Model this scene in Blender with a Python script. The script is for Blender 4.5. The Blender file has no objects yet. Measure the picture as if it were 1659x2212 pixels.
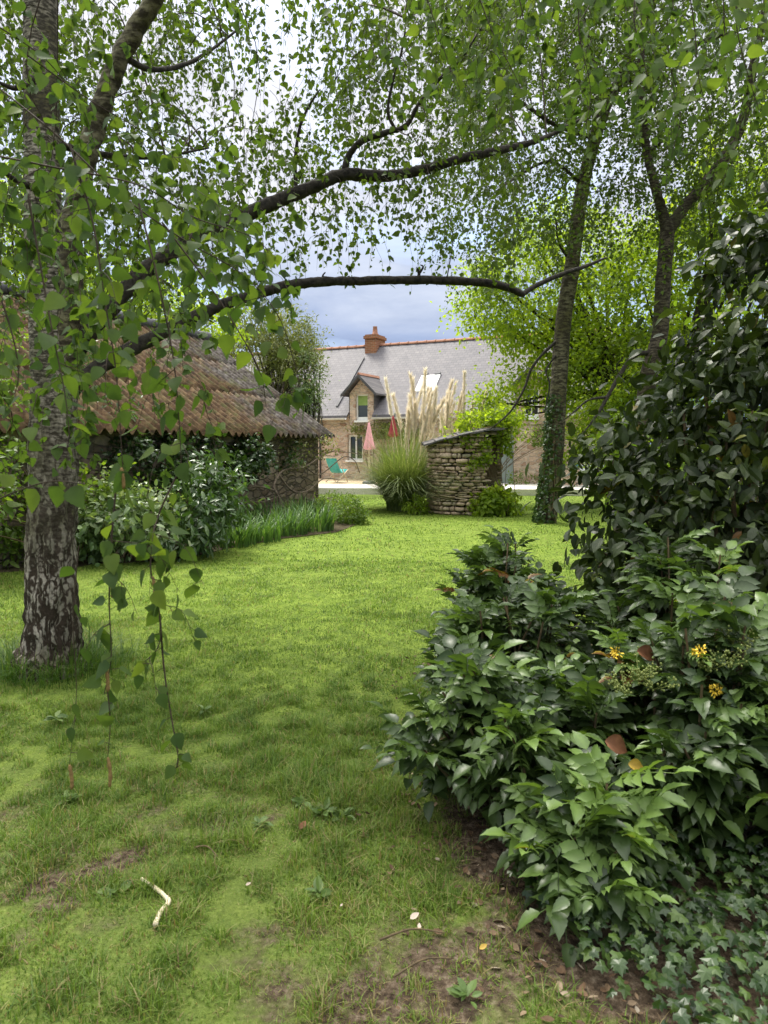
import bpy, math, random
import numpy as np
from mathutils import Vector, Matrix, noise as mnoise

rng = np.random.default_rng(11)
random.seed(11)
C = bpy.context.scene.collection
rad = math.radians

# ------------------------------------------------------------------ camera maths
EYE = 1.6; PITCH = rad(5.56); FPX = 1500.0; CU, CV = 829.5, 1106.0
_cp, _sp = math.cos(PITCH), math.sin(PITCH)
def ray(u, v):
    a = (u - CU) / FPX; b = (CV - v) / FPX
    return np.array([a, _cp + b * _sp, -_sp + b * _cp])
def P(u, v, Y):
    r = ray(u, v); k = Y / r[1]
    return np.array([r[0] * k, Y, EYE + r[2] * k])
def G(u, v, z=0.0):
    r = ray(u, v); k = (z - EYE) / r[2]
    return np.array([r[0] * k, r[1] * k, z])
def PV(u, v, Y):                                   # vectorised
    a = (u - CU) / FPX; b = (CV - v) / FPX
    r = np.stack([a, _cp + b * _sp, -_sp + b * _cp], -1)
    return r * (Y / r[:, 1])[:, None] + np.array([0, 0, EYE])

# ------------------------------------------------------------------ mesh builder
def nrm(a):
    return a / np.maximum(np.linalg.norm(a, axis=-1, keepdims=True), 1e-9)
def frame(y, n):
    y = nrm(y); x = nrm(np.cross(y, n)); z = np.cross(x, y)
    return np.stack([x, y, z], -1)
def runit(n):
    return nrm(rng.normal(size=(n, 3)))

class MB:
    def __init__(s): s.V = []; s.L = []; s.S = []; s.A = []; s.n = 0
    def add(s, V, faces, var=0.5):
        V = np.asarray(V, float).reshape(-1, 3)
        s.V.append(V)
        s.L.append(np.array([i + s.n for f in faces for i in f], np.int64))
        s.S.append(np.array([len(f) for f in faces], np.int64))
        s.A.append(np.broadcast_to(np.asarray(var, float), (len(V),)).copy())
        s.n += len(V); return s
    def raw(s, V, L, S, A):
        s.V.append(V); s.L.append(L + s.n); s.S.append(S); s.A.append(A); s.n += len(V)
    def inst(s, T, pos, R, sc, var):
        tv, tl, ts, ta = T; n = len(pos)
        if n == 0: return s
        sc = np.asarray(sc, float)
        if sc.ndim == 1: sc = sc[:, None] * np.ones(3)
        loc = tv[None] * sc[:, None, :]
        W = np.einsum('nij,nkj->nki', R, loc) + pos[:, None]
        k = len(tv)
        L = (tl[None] + (np.arange(n) * k)[:, None]).reshape(-1)
        A = (np.asarray(var)[:, None] + ta[None]).reshape(-1)
        s.raw(W.reshape(-1, 3), L, np.tile(ts, n), A); return s
    def box(s, lo, hi, var=0.5):
        x0, y0, z0 = lo; x1, y1, z1 = hi
        V = [(x0,y0,z0),(x1,y0,z0),(x1,y1,z0),(x0,y1,z0),(x0,y0,z1),(x1,y0,z1),(x1,y1,z1),(x0,y1,z1)]
        return s.add(V, [(0,3,2,1),(4,5,6,7),(0,1,5,4),(1,2,6,5),(2,3,7,6),(3,0,4,7)], var)
    def prism(s, poly, axis, a, b, var=0.5):       # poly in the two other axes (in cyclic order), extruded a..b
        n = len(poly); V = []
        for h in (a, b):
            for p, q in poly:
                V.append({'x': (h, p, q), 'y': (p, h, q), 'z': (p, q, h)}[axis])
        F = [tuple(range(n))[::-1], tuple(range(n, 2 * n))] + [(i, (i + 1) % n, n + (i + 1) % n, n + i) for i in range(n)]
        return s.add(V, F, var)
    def tube(s, pts, radii, seg=8, var=0.5, disp=None, cap=True):
        pts = np.asarray(pts, float); m = len(pts); radii = np.broadcast_to(np.asarray(radii, float), (m,))
        t = nrm(np.gradient(pts, axis=0))
        a = np.array([1.0, 0, 0]) if abs(t[0][0]) < .9 else np.array([0, 1.0, 0])
        V = []
        ang = np.arange(seg) * 2 * math.pi / seg
        for i in range(m):
            a = a - t[i] * a.dot(t[i]); a /= np.linalg.norm(a); b = np.cross(t[i], a)
            d = np.cos(ang)[:, None] * a + np.sin(ang)[:, None] * b
            ring = pts[i] + d * radii[i]
            if disp is not None:
                ring = ring + d * np.array([disp(p, radii[i], i / (m - 1), w) for p, w in zip(ring, ang)])[:, None]
            V.append(ring)
        F = []
        for i in range(m - 1):
            for j in range(seg):
                F.append((i*seg+j, i*seg+(j+1) % seg, (i+1)*seg+(j+1) % seg, (i+1)*seg+j))
        if cap:
            F.append(tuple(range(seg))[::-1]); F.append(tuple((m-1)*seg + j for j in range(seg)))
        return s.add(np.concatenate(V), F, var)
    def build(s, name, mat, parent=None, world=True, smooth=True, origin=None, extra=()):
        mi = [np.zeros(sum(len(q) for q in s.S), np.int32)]
        for k, (e, _) in enumerate(extra):
            for v, l, z, a in zip(e.V, e.L, e.S, e.A): s.V.append(v); s.L.append(l + s.n); s.S.append(z); s.A.append(a)
            s.n += e.n; mi.append(np.full(sum(len(q) for q in e.S), k + 1, np.int32))
        V = np.concatenate(s.V); L = np.concatenate(s.L); S = np.concatenate(s.S); A = np.concatenate(s.A)
        if parent is not None and world:
            M = np.array(WM[parent.name].inverted())
            V = V @ M[:3, :3].T + M[:3, 3]
        if origin is not None: V = V - np.asarray(origin, float)
        me = bpy.data.meshes.new(name)
        me.vertices.add(len(V)); me.vertices.foreach_set('co', V.astype(np.float32).ravel())
        me.loops.add(len(L)); me.loops.foreach_set('vertex_index', L.astype(np.int32))
        me.polygons.add(len(S)); me.polygons.foreach_set('loop_start', np.concatenate([[0], np.cumsum(S)[:-1]]).astype(np.int32))
        me.polygons.foreach_set('use_smooth', np.full(len(S), smooth))
        at = me.attributes.new('var', 'FLOAT', 'POINT'); at.data.foreach_set('value', A.astype(np.float32))
        me.update(calc_edges=True)
        me.materials.append(mat)
        for _, m2 in extra: me.materials.append(m2)
        if extra: me.polygons.foreach_set('material_index', np.concatenate(mi))
        o = bpy.data.objects.new(name, me); C.objects.link(o)
        if parent is not None: o.parent = parent
        if origin is not None: o.location = origin
        WM[o.name] = WM[parent.name].copy() if parent is not None else Matrix.Translation(o.location)
        return o
WM = {}
def tag(o, label=None, cat=None, group=None, kind=None):
    for k, x in (('label', label), ('category', cat), ('group', group), ('kind', kind)):
        if x: o[k] = x
    return o
def thing(name, label, cat, loc=(0, 0, 0), rotz=0.0, group=None):
    o = bpy.data.objects.new(name, None); C.objects.link(o); o.empty_display_size = .2
    o.location = loc; o.rotation_euler = (0, 0, rotz)
    WM[o.name] = Matrix.Translation(Vector(loc)) @ Matrix.Rotation(rotz, 4, 'Z')
    return tag(o, label, cat, group)
def smooth_path(pts, n=40, rad_=None):
    p = np.asarray(pts, float); m = len(p)
    pp = np.vstack([2*p[0]-p[1], p, 2*p[-1]-p[-2]])
    t = np.linspace(0, m - 1 - 1e-6, n); i = t.astype(int); f = (t - i)[:, None]
    a, b, c, d = pp[i], pp[i+1], pp[i+2], pp[i+3]
    out = .5*((2*b)+(-a+c)*f+(2*a-5*b+4*c-d)*f**2+(-a+3*b-3*c+d)*f**3)
    if rad_ is None: return out
    return out, np.interp(t, np.arange(m), rad_)
def pix(lst): return [P(*q) for q in lst]

# ------------------------------------------------------------------ materials
def newmat(name):
    m = bpy.data.materials.new(name); m.use_nodes = True
    nt = m.node_tree; nt.nodes.clear()
    out = nt.nodes.new('ShaderNodeOutputMaterial')
    return m, nt, out
class NT:
    def __init__(s, nt): s.nt = nt
    def n(s, t, **kw):
        nd = s.nt.nodes.new('ShaderNode' + t)
        for k, v in kw.items():
            if k in nd.inputs: nd.inputs[k].default_value = v
            else: setattr(nd, k, v)
        return nd
    def l(s, a, b): s.nt.links.new(a, b)
    def ramp(s, fac, stops, interp='LINEAR'):
        r = s.n('ValToRGB'); e = r.color_ramp.elements; r.color_ramp.interpolation = interp
        while len(e) > 1: e.remove(e[-1])
        e[0].position = stops[0][0]; e[0].color = tuple(stops[0][1]) + (1,)
        for p, c in stops[1:]:
            x = e.new(p); x.color = tuple(c) + (1,)
        s.l(fac, r.inputs['Fac']); return r.outputs['Color']
    def coord(s, scale=(1, 1, 1), kind='Object', rot=(0, 0, 0)):
        tc = s.n('TexCoord'); mp = s.n('Mapping'); mp.inputs['Scale'].default_value = scale; mp.inputs['Rotation'].default_value = rot
        s.l(tc.outputs[kind], mp.inputs['Vector']); return mp.outputs['Vector']
    def noise(s, vec, scale, detail=4, rough=.55, dist=0):
        x = s.n('TexNoise'); x.inputs['Scale'].default_value = scale; x.inputs['Detail'].default_value = detail
        x.inputs['Roughness'].default_value = rough; x.inputs['Distortion'].default_value = dist
        s.l(vec, x.inputs['Vector']); return x.outputs['Fac']
    def mix(s, fac, a, b, mode='MIX'):
        m = s.n('Mix', data_type='RGBA', blend_type=mode)
        if isinstance(fac, (int, float)): m.inputs[0].default_value = fac
        else: s.l(fac, m.inputs[0])
        for v, i in ((a, 6), (b, 7)):
            if isinstance(v, tuple): m.inputs[i].default_value = v + ((1,) if len(v) == 3 else ())
            else: s.l(v, m.inputs[i])
        return m.outputs[2]
    def math(s, op, a, b=0.0, c=None):
        m = s.n('Math', operation=op)
        for v, i in ((a, 0), (b, 1), (c, 2)):
            if v is None: continue
            if isinstance(v, (int, float)): m.inputs[i].default_value = v
            else: s.l(v, m.inputs[i])
        return m.outputs[0]
    def bump(s, h, strength=.5, dist=.02):
        b = s.n('Bump'); b.inputs['Strength'].default_value = strength; b.inputs['Distance'].default_value = dist
        s.l(h, b.inputs['Height']); return b.outputs['Normal']
    def bsdf(s, out, color, rough=.7, spec=.3, normal=None, metallic=0.0):
        p = s.n('BsdfPrincipled')
        if isinstance(color, tuple): p.inputs['Base Color'].default_value = color + (1,)
        else: s.l(color, p.inputs['Base Color'])
        if isinstance(rough, (int, float)): p.inputs['Roughness'].default_value = rough
        else: s.l(rough, p.inputs['Roughness'])
        p.inputs['Specular IOR Level'].default_value = spec; p.inputs['Metallic'].default_value = metallic
        if normal is not None: s.l(normal, p.inputs['Normal'])
        if out is not None: s.l(p.outputs['BSDF'], out.inputs['Surface'])
        return p

def leaf_mat(name, stops, rough=.45, trans=.35, tmul=(1.5, 1.6, .55), spec=.4, nscale=25.):
    m, nt, out = newmat(name); N = NT(nt)
    at = N.n('Attribute', attribute_name='var')
    col = N.ramp(at.outputs['Fac'], stops)
    v = N.coord()
    f = N.noise(v, nscale, 3)
    col = N.mix(.35, col, N.ramp(f, [(.3, (.45, .45, .45)), (.7, (1.25, 1.25, 1.15))]), 'MULTIPLY')
    p = N.bsdf(None, col, rough, spec, N.bump(f, .25, .004))
    t = N.n('BsdfTranslucent'); N.l(N.mix(1., col, tmul, 'MULTIPLY'), t.inputs['Color'])
    mx = N.n('MixShader'); mx.inputs[0].default_value = trans
    N.l(p.outputs[0], mx.inputs[1]); N.l(t.outputs[0], mx.inputs[2]); N.l(mx.outputs[0], out.inputs['Surface'])
    return m
def plain(name, c1, c2, scale=8., rough=.7, spec=.3, bump=.3, bd=.01, stretch=(1, 1, 1), detail=5):
    m, nt, out = newmat(name); N = NT(nt)
    f = N.noise(N.coord(stretch), scale, detail)
    N.bsdf(out, N.ramp(f, [(.3, c1), (.7, c2)]), rough, spec, N.bump(f, bump, bd)); return m

M = {}
M['birch_leaf'] = leaf_mat('birch_leaf', [(0, (.036, .062, .012)), (.5, (.062, .100, .018)), (.9, (.105, .155, .026)), (1, (.18, .19, .03))], .58, .48, (1.5, 1.55, .6), .22)
M['near_leaf'] = leaf_mat('near_leaf', [(0, (.038, .074, .020)), (.6, (.070, .116, .026)), (.9, (.118, .168, .032)), (1, (.15, .21, .03))], .58, .48, (1.45, 1.5, .6), .22)
M['bright_leaf'] = leaf_mat('bright_leaf', [(0, (.130, .210, .024)), (.6, (.22, .305, .034)), (1, (.295, .365, .05))], .55, .62, (1.9, 1.85, .6))
M['olive_leaf'] = leaf_mat('olive_leaf', [(0, (.10, .13, .04)), (.6, (.18, .20, .06)), (.9, (.26, .25, .10)), (1, (.24, .17, .06))], .5, .35)
M['hedge_leaf'] = leaf_mat('hedge_leaf', [(0, (.065, .125, .018)), (.6, (.13, .20, .026)), (1, (.21, .27, .04))], .48, .42)
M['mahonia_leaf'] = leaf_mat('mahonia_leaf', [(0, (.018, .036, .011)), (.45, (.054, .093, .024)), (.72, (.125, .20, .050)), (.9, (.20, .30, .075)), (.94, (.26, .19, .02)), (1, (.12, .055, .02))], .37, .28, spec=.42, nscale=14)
M['dark_leaf'] = leaf_mat('dark_leaf', [(0, (.014, .024, .007)), (.6, (.034, .054, .013)), (.88, (.070, .100, .022)), (.94, (.12, .15, .02)), (1, (.13, .06, .015))], .42, .2, spec=.3, nscale=14)
M['laurel_leaf'] = leaf_mat('laurel_leaf', [(0, (.035, .075, .022)), (.7, (.075, .135, .038)), (1, (.16, .22, .08))], .34, .25, spec=.5)
M['pale_leaf'] = leaf_mat('pale_leaf', [(0, (.08, .14, .05)), (.6, (.17, .24, .09)), (1, (.48, .52, .34))], .35, .25, spec=.5)
M['ivy_leaf'] = leaf_mat('ivy_leaf', [(0, (.018, .042, .010)), (.6, (.038, .075, .017)), (1, (.08, .13, .026))], .36, .2, spec=.4)
M['weed_leaf'] = leaf_mat('weed_leaf', [(0, (.06, .11, .025)), (.6, (.10, .165, .035)), (1, (.18, .24, .07))], .5, .3)
M['iris_leaf'] = leaf_mat('iris_leaf', [(0, (.05, .11, .035)), (.6, (.09, .17, .05)), (1, (.19, .28, .09))], .45, .35)
M['pampas_leaf'] = leaf_mat('pampas_leaf', [(0, (.11, .15, .055)), (.6, (.20, .25, .10)), (1, (.38, .38, .22))], .5, .35)
M['plume'] = leaf_mat('plume', [(0, (.80, .70, .57)), (.6, (.88, .81, .70)), (1, (.92, .87, .79))], .8, .65, (1.1, 1.08, 1.), .1)
M['grass'] = leaf_mat('grass', [(0, (.072, .130, .022)), (.5, (.134, .213, .034)), (.86, (.22, .30, .056)), (.91, (.31, .28, .12)), (1, (.23, .155, .08))], .55, .42, (1.3, 1.4, .7), .3, 3.)
M['long_grass'] = leaf_mat('long_grass', [(0, (.035, .085, .012)), (.7, (.075, .15, .02)), (1, (.20, .20, .07))], .5, .35)
M['catkin'] = plain('catkin', (.13, .085, .035), (.26, .17, .07), 150., .8, .1)
M['flower'] = plain('flower', (.62, .41, .03), (.76, .55, .07), 60., .6, .2)
M['yellow_leaf'] = plain('yellow_leaf', (.26, .17, .02), (.42, .28, .04), 25., .55, .3)
M['berry'] = plain('berry', (.09, .13, .03), (.20, .22, .05), 80., .5, .3)
M['dead_leaf'] = plain('dead_leaf', (.075, .030, .014), (.19, .085, .038), 18., .6, .2)
M['pale_petal'] = plain('pale_petal', (.36, .29, .22), (.55, .47, .38), 30., .6, .2)
M['twig'] = plain('twig', (.022, .015, .010), (.055, .038, .025), 30., .7, .2)
M['stem'] = plain('stem', (.06, .045, .025), (.14, .10, .05), 25., .7, .2)
M['branch'] = plain('branch', (.010, .009, .008), (.045, .040, .030), 28., .85, .15, .8, .015, (1, 1, 1))

def bark(name, white, dark, low_dark, scale, moss=(.05, .06, .02)):
    m, nt, out = newmat(name); N = NT(nt)
    v = N.coord((1, 1, .20)); v2 = N.coord((1, 1, 3.2)); v3 = N.coord()
    f = N.noise(v, scale, 7, .62, .6); fl = N.noise(v2, scale * .9, 5, .6)
    g = N.noise(v3, 2.2, 3)
    vo = N.n('TexVoronoi', feature='DISTANCE_TO_EDGE'); vo.inputs['Scale'].default_value = scale * 1.1; wv = N.n('VectorMath', operation='ADD'); wn = N.n('TexNoise'); wn.inputs['Scale'].default_value = 9.; N.l(v3, wn.inputs['Vector']); ws = N.n('VectorMath', operation='SCALE'); ws.inputs['Scale'].default_value = .12; N.l(wn.outputs['Color'], ws.inputs[0]); N.l(v, wv.inputs[0]); N.l(ws.outputs[0], wv.inputs[1]); N.l(wv.outputs[0], vo.inputs['Vector'])
    fiss = N.ramp(N.math('ADD', N.math('MULTIPLY', f, .8), N.math('MULTIPLY', N.math('MINIMUM', vo.outputs['Distance'], .3), .75)), [(.475, (0, 0, 0)), (.60, (1, 1, 1))])
    lent = N.ramp(fl, [(.44, (0, 0, 0)), (.60, (1, 1, 1))])
    z = N.n('Separate' + 'XYZ'); tc = N.n('TexCoord'); N.l(tc.outputs['Object'], z.inputs[0])
    hz = N.ramp(N.math('DIVIDE', z.outputs[2], 4.0), [(.18, (0, 0, 0)), (.55, (1, 1, 1))])
    pat = N.mix(hz, fiss, lent)
    wl = N.mix(N.ramp(g, [(.40, (0, 0, 0)), (.66, (1, 1, 1))]), white, moss)
    col = N.mix(pat, N.mix(hz, low_dark, dark), wl)
    col = N.mix(.5, col, N.ramp(N.noise(v3, 45, 4), [(.3, (.35, .33, .3)), (.7, (1.2, 1.2, 1.2))]), 'MULTIPLY')
    h = N.math('ADD', f, N.math('MULTIPLY', N.noise(v3, 60, 3), .3))
    N.bsdf(out, col, .85, .15, N.bump(h, .9, .03)); return m
M['birch_bark'] = bark('birch_bark', (.33, .30, .25), (.040, .036, .025), (.040, .030, .021), 20., (.085, .08, .04))
M['birch_bark_green'] = bark('birch_bark_green', (.17, .155, .10), (.040, .034, .022), (.028, .022, .014), 9., (.09, .085, .03))
M['grey_bark'] = bark('grey_bark', (.10, .085, .06), (.025, .02, .014), (.018, .014, .01), 12., (.05, .055, .02))

def stone(name, cols, mortar, sc, zsc, bump=.9):
    m, nt, out = newmat(name); N = NT(nt)
    v = N.coord((sc, sc, zsc))
    w = N.n('TexNoise'); w.inputs['Scale'].default_value = 2.; N.l(v, w.inputs['Vector'])
    vv = N.n('VectorMath', operation='ADD'); sv = N.n('VectorMath', operation='SCALE'); sv.inputs['Scale'].default_value = .35
    N.l(w.outputs['Color'], sv.inputs[0]); N.l(v, vv.inputs[0]); N.l(sv.outputs[0], vv.inputs[1])
    a = N.n('TexVoronoi'); N.l(vv.outputs[0], a.inputs['Vector']); a.inputs['Scale'].default_value = 1
    e = N.n('TexVoronoi', feature='DISTANCE_TO_EDGE'); N.l(vv.outputs[0], e.inputs['Vector']); e.inputs['Scale'].default_value = 1
    sep = N.n('SeparateColor'); N.l(a.outputs['Color'], sep.inputs[0])
    col = N.ramp(sep.outputs[0], [(i / (len(cols) - 1), c) for i, c in enumerate(cols)])
    col = N.mix(.6, col, N.ramp(N.noise(N.coord(), 14, 5), [(.3, (.5, .5, .48)), (.7, (1.25, 1.2, 1.15))]), 'MULTIPLY')
    ed = N.ramp(e.outputs['Distance'], [(.03, (0, 0, 0)), (.13, (1, 1, 1))])
    col = N.mix(ed, mortar, col)
    N.bsdf(out, col, .9, .15, N.bump(ed, bump, .03)); return m
M['house_stone'] = stone('house_stone', [(.30, .19, .14), (.52, .39, .29), (.62, .48, .38), (.42, .30, .23)], (.50, .41, .33), 3.4, 7.)
M['shed_stone'] = stone('shed_stone', [(.15, .115, .08), (.26, .205, .15), (.34, .28, .21), (.19, .155, .11)], (.12, .10, .075), 3.2, 8.)

def dry_stone():
    m, nt, out = newmat('dry_stone'); N = NT(nt)
    at = N.n('Attribute', attribute_name='var')
    col = N.ramp(at.outputs['Fac'], [(0, (.25, .185, .13)), (.4, (.40, .31, .225)), (.75, (.52, .41, .305)), (1, (.38, .33, .26))])
    v = N.coord(); f = N.noise(v, 22, 6, .6)
    col = N.mix(.7, col, N.ramp(f, [(.3, (.45, .43, .4)), (.7, (1.25, 1.22, 1.15))]), 'MULTIPLY')
    col = N.mix(N.ramp(N.noise(v, 7, 3), [(.58, (0, 0, 0)), (.7, (.6, .6, .6))]), col, (.16, .17, .09))
    N.bsdf(out, col, .9, .15, N.bump(f, .6, .012)); return m
M['dry_stone'] = dry_stone()
M['core'] = plain('core', (.02, .016, .012), (.04, .03, .022), 10.)

def slate(name, c1, c2, mort, sx=1., rowh=.16):
    m, nt, out = newmat(name); N = NT(nt)
    tc = N.n('TexCoord'); sp = N.n('SeparateXYZ'); N.l(tc.outputs['Object'], sp.inputs[0])
    cb = N.n('CombineXYZ'); N.l(sp.outputs[0], cb.inputs[0])
    N.l(N.math('ADD', N.math('MULTIPLY', sp.outputs[2], 1.3), N.math('MULTIPLY', sp.outputs[1], .2)), cb.inputs[1])
    b = N.n('TexBrick'); N.l(cb.outputs[0], b.inputs['Vector'])
    b.inputs['Scale'].default_value = 1; b.inputs['Brick Width'].default_value = .22 * sx; b.inputs['Row Height'].default_value = rowh
    b.inputs['Mortar Size'].default_value = .008; b.inputs['Color1'].default_value = c1 + (1,); b.inputs['Color2'].default_value = c2 + (1,)
    b.inputs['Mortar'].default_value = mort + (1,); b.inputs['Bias'].default_value = 0
    f = N.noise(N.coord((1, 1, 1)), 1.4, 5, .65)
    col = N.mix(.55, b.outputs['Color'], N.ramp(f, [(.3, (.62, .62, .64)), (.7, (1.25, 1.2, 1.12))]), 'MULTIPLY')
    f2 = N.noise(N.coord((3, 3, 3)), 5, 4, .7)
    col = N.mix(N.ramp(f2, [(.60, (0, 0, 0)), (.75, (.55, .55, .55))]), col, (.33, .30, .20))
    N.bsdf(out, col, .65, .35, N.bump(b.outputs['Fac'], .5, .01)); return m
M['slate'] = slate('slate', (.098, .093, .105), (.132, .124, .134), (.058, .055, .062))
M['slate_dark'] = slate('slate_dark', (.085, .08, .085), (.13, .12, .12), (.05, .05, .05))

def shed_roof_mat():
    m, nt, out = newmat('weathered_roof'); N = NT(nt)
    v = N.coord(); f = N.noise(v, 1.1, 5, .6); g = N.noise(v, 9, 6, .65); h = N.noise(v, 40, 3)
    sp = N.n('SeparateXYZ'); tc = N.n('TexCoord'); N.l(tc.outputs['Object'], sp.inputs[0])
    grey = N.ramp(g, [(.3, (.024, .020, .017)), (.5, (.072, .061, .053)), (.7, (.18, .165, .15))])
    rust = N.ramp(g, [(.3, (.022, .015, .009)), (.5, (.075, .042, .019)), (.7, (.165, .105, .042))])
    # lichen orange is stronger on the old sheets towards the far left end of the shed (local -x)
    k = N.math('ADD', N.math('MULTIPLY', sp.outputs[0], -.115), N.math('MULTIPLY', f, 1.3))
    col = N.mix(N.ramp(k, [(.75, (0, 0, 0)), (1.5, (.85, .85, .85))]), grey, rust)
    col = N.mix(N.ramp(N.noise(v, 3.3, 5, .7), [(.50, (0, 0, 0)), (.68, (.75, .75, .75))]), col, (.085, .09, .032))
    N.bsdf(out, col, .9, .1, N.bump(h, .5, .01)); return m
M['shed_roof'] = shed_roof_mat()
def brick():
    m, nt, out = newmat('chimney_brick'); N = NT(nt)
    tc = N.n('TexCoord'); sp = N.n('SeparateXYZ'); N.l(tc.outputs['Object'], sp.inputs[0])
    cb = N.n('CombineXYZ'); N.l(N.math('ADD', sp.outputs[0], sp.outputs[1]), cb.inputs[0]); N.l(sp.outputs[2], cb.inputs[1])
    b = N.n('TexBrick'); N.l(cb.outputs[0], b.inputs['Vector']); b.inputs['Scale'].default_value = 1
    b.inputs['Brick Width'].default_value = .22; b.inputs['Row Height'].default_value = .075; b.inputs['Mortar Size'].default_value = .008
    b.inputs['Color1'].default_value = (.29, .11, .055, 1); b.inputs['Color2'].default_value = (.21, .085, .045, 1); b.inputs['Mortar'].default_value = (.30, .22, .15, 1)
    N.bsdf(out, b.outputs['Color'], .9, .1, N.bump(b.outputs['Fac'], -.4, .01)); return m
M['brick'] = brick()
M['terracotta'] = plain('terracotta', (.23, .105, .065), (.36, .19, .125), 9., .8, .2)
M['white_paint'] = plain('white_paint', (.70, .70, .68), (.80, .80, .78), 6., .5, .3, .05)
M['zinc'] = plain('zinc', (.50, .50, .49), (.62, .62, .60), 4., .5, .4, .05)
M['lead'] = plain('lead', (.045, .045, .05), (.08, .08, .085), 6., .6, .3)
M['dark_wood'] = plain('dark_wood', (.055, .035, .022), (.13, .085, .055), 10., .8, .2, .5, .01, (6, 6, .6))
M['grey_door'] = plain('grey_door', (.24, .29, .29), (.33, .38, .37), 8., .7, .2, .3, .01, (8, 8, .5))
M['lintel'] = plain('lintel', (.36, .27, .20), (.50, .39, .30), 10., .9, .1)
M['blind'] = plain('blind', (.20, .30, .09), (.26, .36, .12), 6., .8, .1, .1)
M['pink'] = plain('pink', (.68, .33, .36), (.78, .43, .45), 12., .85, .1, .2)
M['red_cloth'] = plain('red_cloth', (.22, .035, .045), (.32, .06, .07), 12., .85, .1, .2)
M['teal'] = plain('teal', (.045, .30, .28), (.075, .40, .37), 10., .7, .2, .2)
M['teal_dull'] = plain('teal_dull', (.06, .22, .23), (.10, .30, .31), 10., .7, .2, .2)
M['pale_wood'] = plain('pale_wood', (.42, .33, .22), (.58, .48, .34), 14., .7, .2, .3, .005, (1, 1, .2))
M['peeled'] = plain('peeled', (.55, .46, .30), (.74, .66, .46), 40., .7, .2, .3, .003)
M['gravel'] = plain('gravel', (.50, .46, .40), (.78, .74, .68), 45., .9, .1, .8, .02)
M['sand'] = plain('sand', (.42, .32, .20), (.56, .44, .30), 8., .9, .1, .4, .02)
M['kerb'] = plain('kerb', (.52, .49, .44), (.72, .69, .63), 7., .85, .15)
M['bed_soil'] = plain('bed_soil', (.035, .028, .016), (.095, .08, .045), 14., .95, .1, 1., .04)
def glass():
    m, nt, out = newmat('window_glass'); N = NT(nt)
    N.bsdf(out, (.025, .032, .032), .06, .8); return m
M['glass'] = glass()

# ------------------------------------------------------------------ leaf templates (y = length, z = normal)
def tmpl(V, F, A=None):
    V = np.asarray(V, float)
    return (V, np.array([i for f in F for i in f], np.int64), np.array([len(f) for f in F], np.int64), np.zeros(len(V)) if A is None else np.asarray(A, float))
def leaf_t(profile, fold=.18, curl=.15, petiole=0.0, wav=0.0):
    """profile: list of (y, halfwidth); folded along the midrib and curled along its length"""
    V = []; F = []
    for k, (y, w) in enumerate(profile):
        zc = -curl * y * y
        yy = y + petiole
        o = wav * math.sin(k * 2.3)
        V += [(0, yy, zc), (-w, yy, zc + fold * w + o), (w, yy, zc + fold * w - o)]
    for k in range(len(profile) - 1):
        a, b = 3 * k, 3 * k + 3
        F += [(a, b, b + 1, a + 1), (a, a + 2, b + 2, b)]
    return tmpl(V, F)
T_birch = leaf_t([(0, .03), (.22, .34), (.52, .30), (1, .01)], .25, .12, .25)
T_birch_near = leaf_t([(0, .02), (.07, .22), (.16, .36), (.22, .37), (.30, .39), (.37, .36), (.45, .36), (.52, .30), (.60, .29), (.68, .21), (.77, .18), (.86, .10), (1, .005)], .16, .14, .0)
T_simple = leaf_t([(0, .02), (.45, .28), (1, .01)], .25, .15)
T_oval = leaf_t([(0, .03), (.18, .20), (.45, .27), (.75, .19), (1, .01)], .22, .22, .05)
T_oval2 = leaf_t([(0, .03), (.18, .22), (.45, .30), (.75, .20), (1, .01)], .30, -.18, .05)
T_lance = leaf_t([(0, .02), (.25, .13), (.55, .16), (.8, .11), (1, .01)], .25, .30, .03)
T_mahon0 = leaf_t([(0, .05), (.10, .18), (.20, .25), (.28, .225), (.36, .27), (.46, .235), (.54, .24), (.64, .18), (.72, .17), (.84, .085), (1, .004)], .42, .32, .0, .014)
_a = np.zeros(len(T_mahon0[0])); _a[0::3] = .10
T_mahon = (T_mahon0[0], T_mahon0[1], T_mahon0[2], _a)
def ivy_t():
    out = [(0, 0), (.30, -.10), (.52, .12), (.34, .30), (.50, .55), (.22, .55), (0, 1), (-.22, .55), (-.50, .55), (-.34, .30), (-.52, .12), (-.30, -.10)]
    V = [(0, .3, .05)] + [(x, y, -.12 * abs(x) - .12 * y * y) for x, y in out]
    n = len(out); F = [(0, 1 + i, 1 + (i + 1) % n) for i in range(n)]
    return tmpl(V, F)
T_ivy = ivy_t()
def blade_t(bend, seg=3, w=1.0):
    V = []; F = []
    for k in range(seg + 1):
        t = k / seg; ww = .5 * w * (1 - t ** 1.6)
        y = bend * t * t; z = t * (1 - .35 * bend * t)
        if k < seg: V += [(-ww, y, z), (ww, y, z)]
        else: V += [(0, y, z)]
    for k in range(seg - 1): F.append((2*k, 2*k+1, 2*k+3, 2*k+2))
    F.append((2*seg-2, 2*seg-1, 2*seg))
    return tmpl(V, F)
BL = [blade_t(b) for b in (.15, .45, .8, 1.1)]
BLL = [blade_t(b, 7) for b in (.25, .6, 1.0, 1.5)]
def rz(a):
    c, s_ = np.cos(a), np.sin(a); z = np.zeros_like(a); o = np.ones_like(a)
    return np.stack([np.stack([c, -s_, z], -1), np.stack([s_, c, z], -1), np.stack([z, z, o], -1)], -2)

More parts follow.
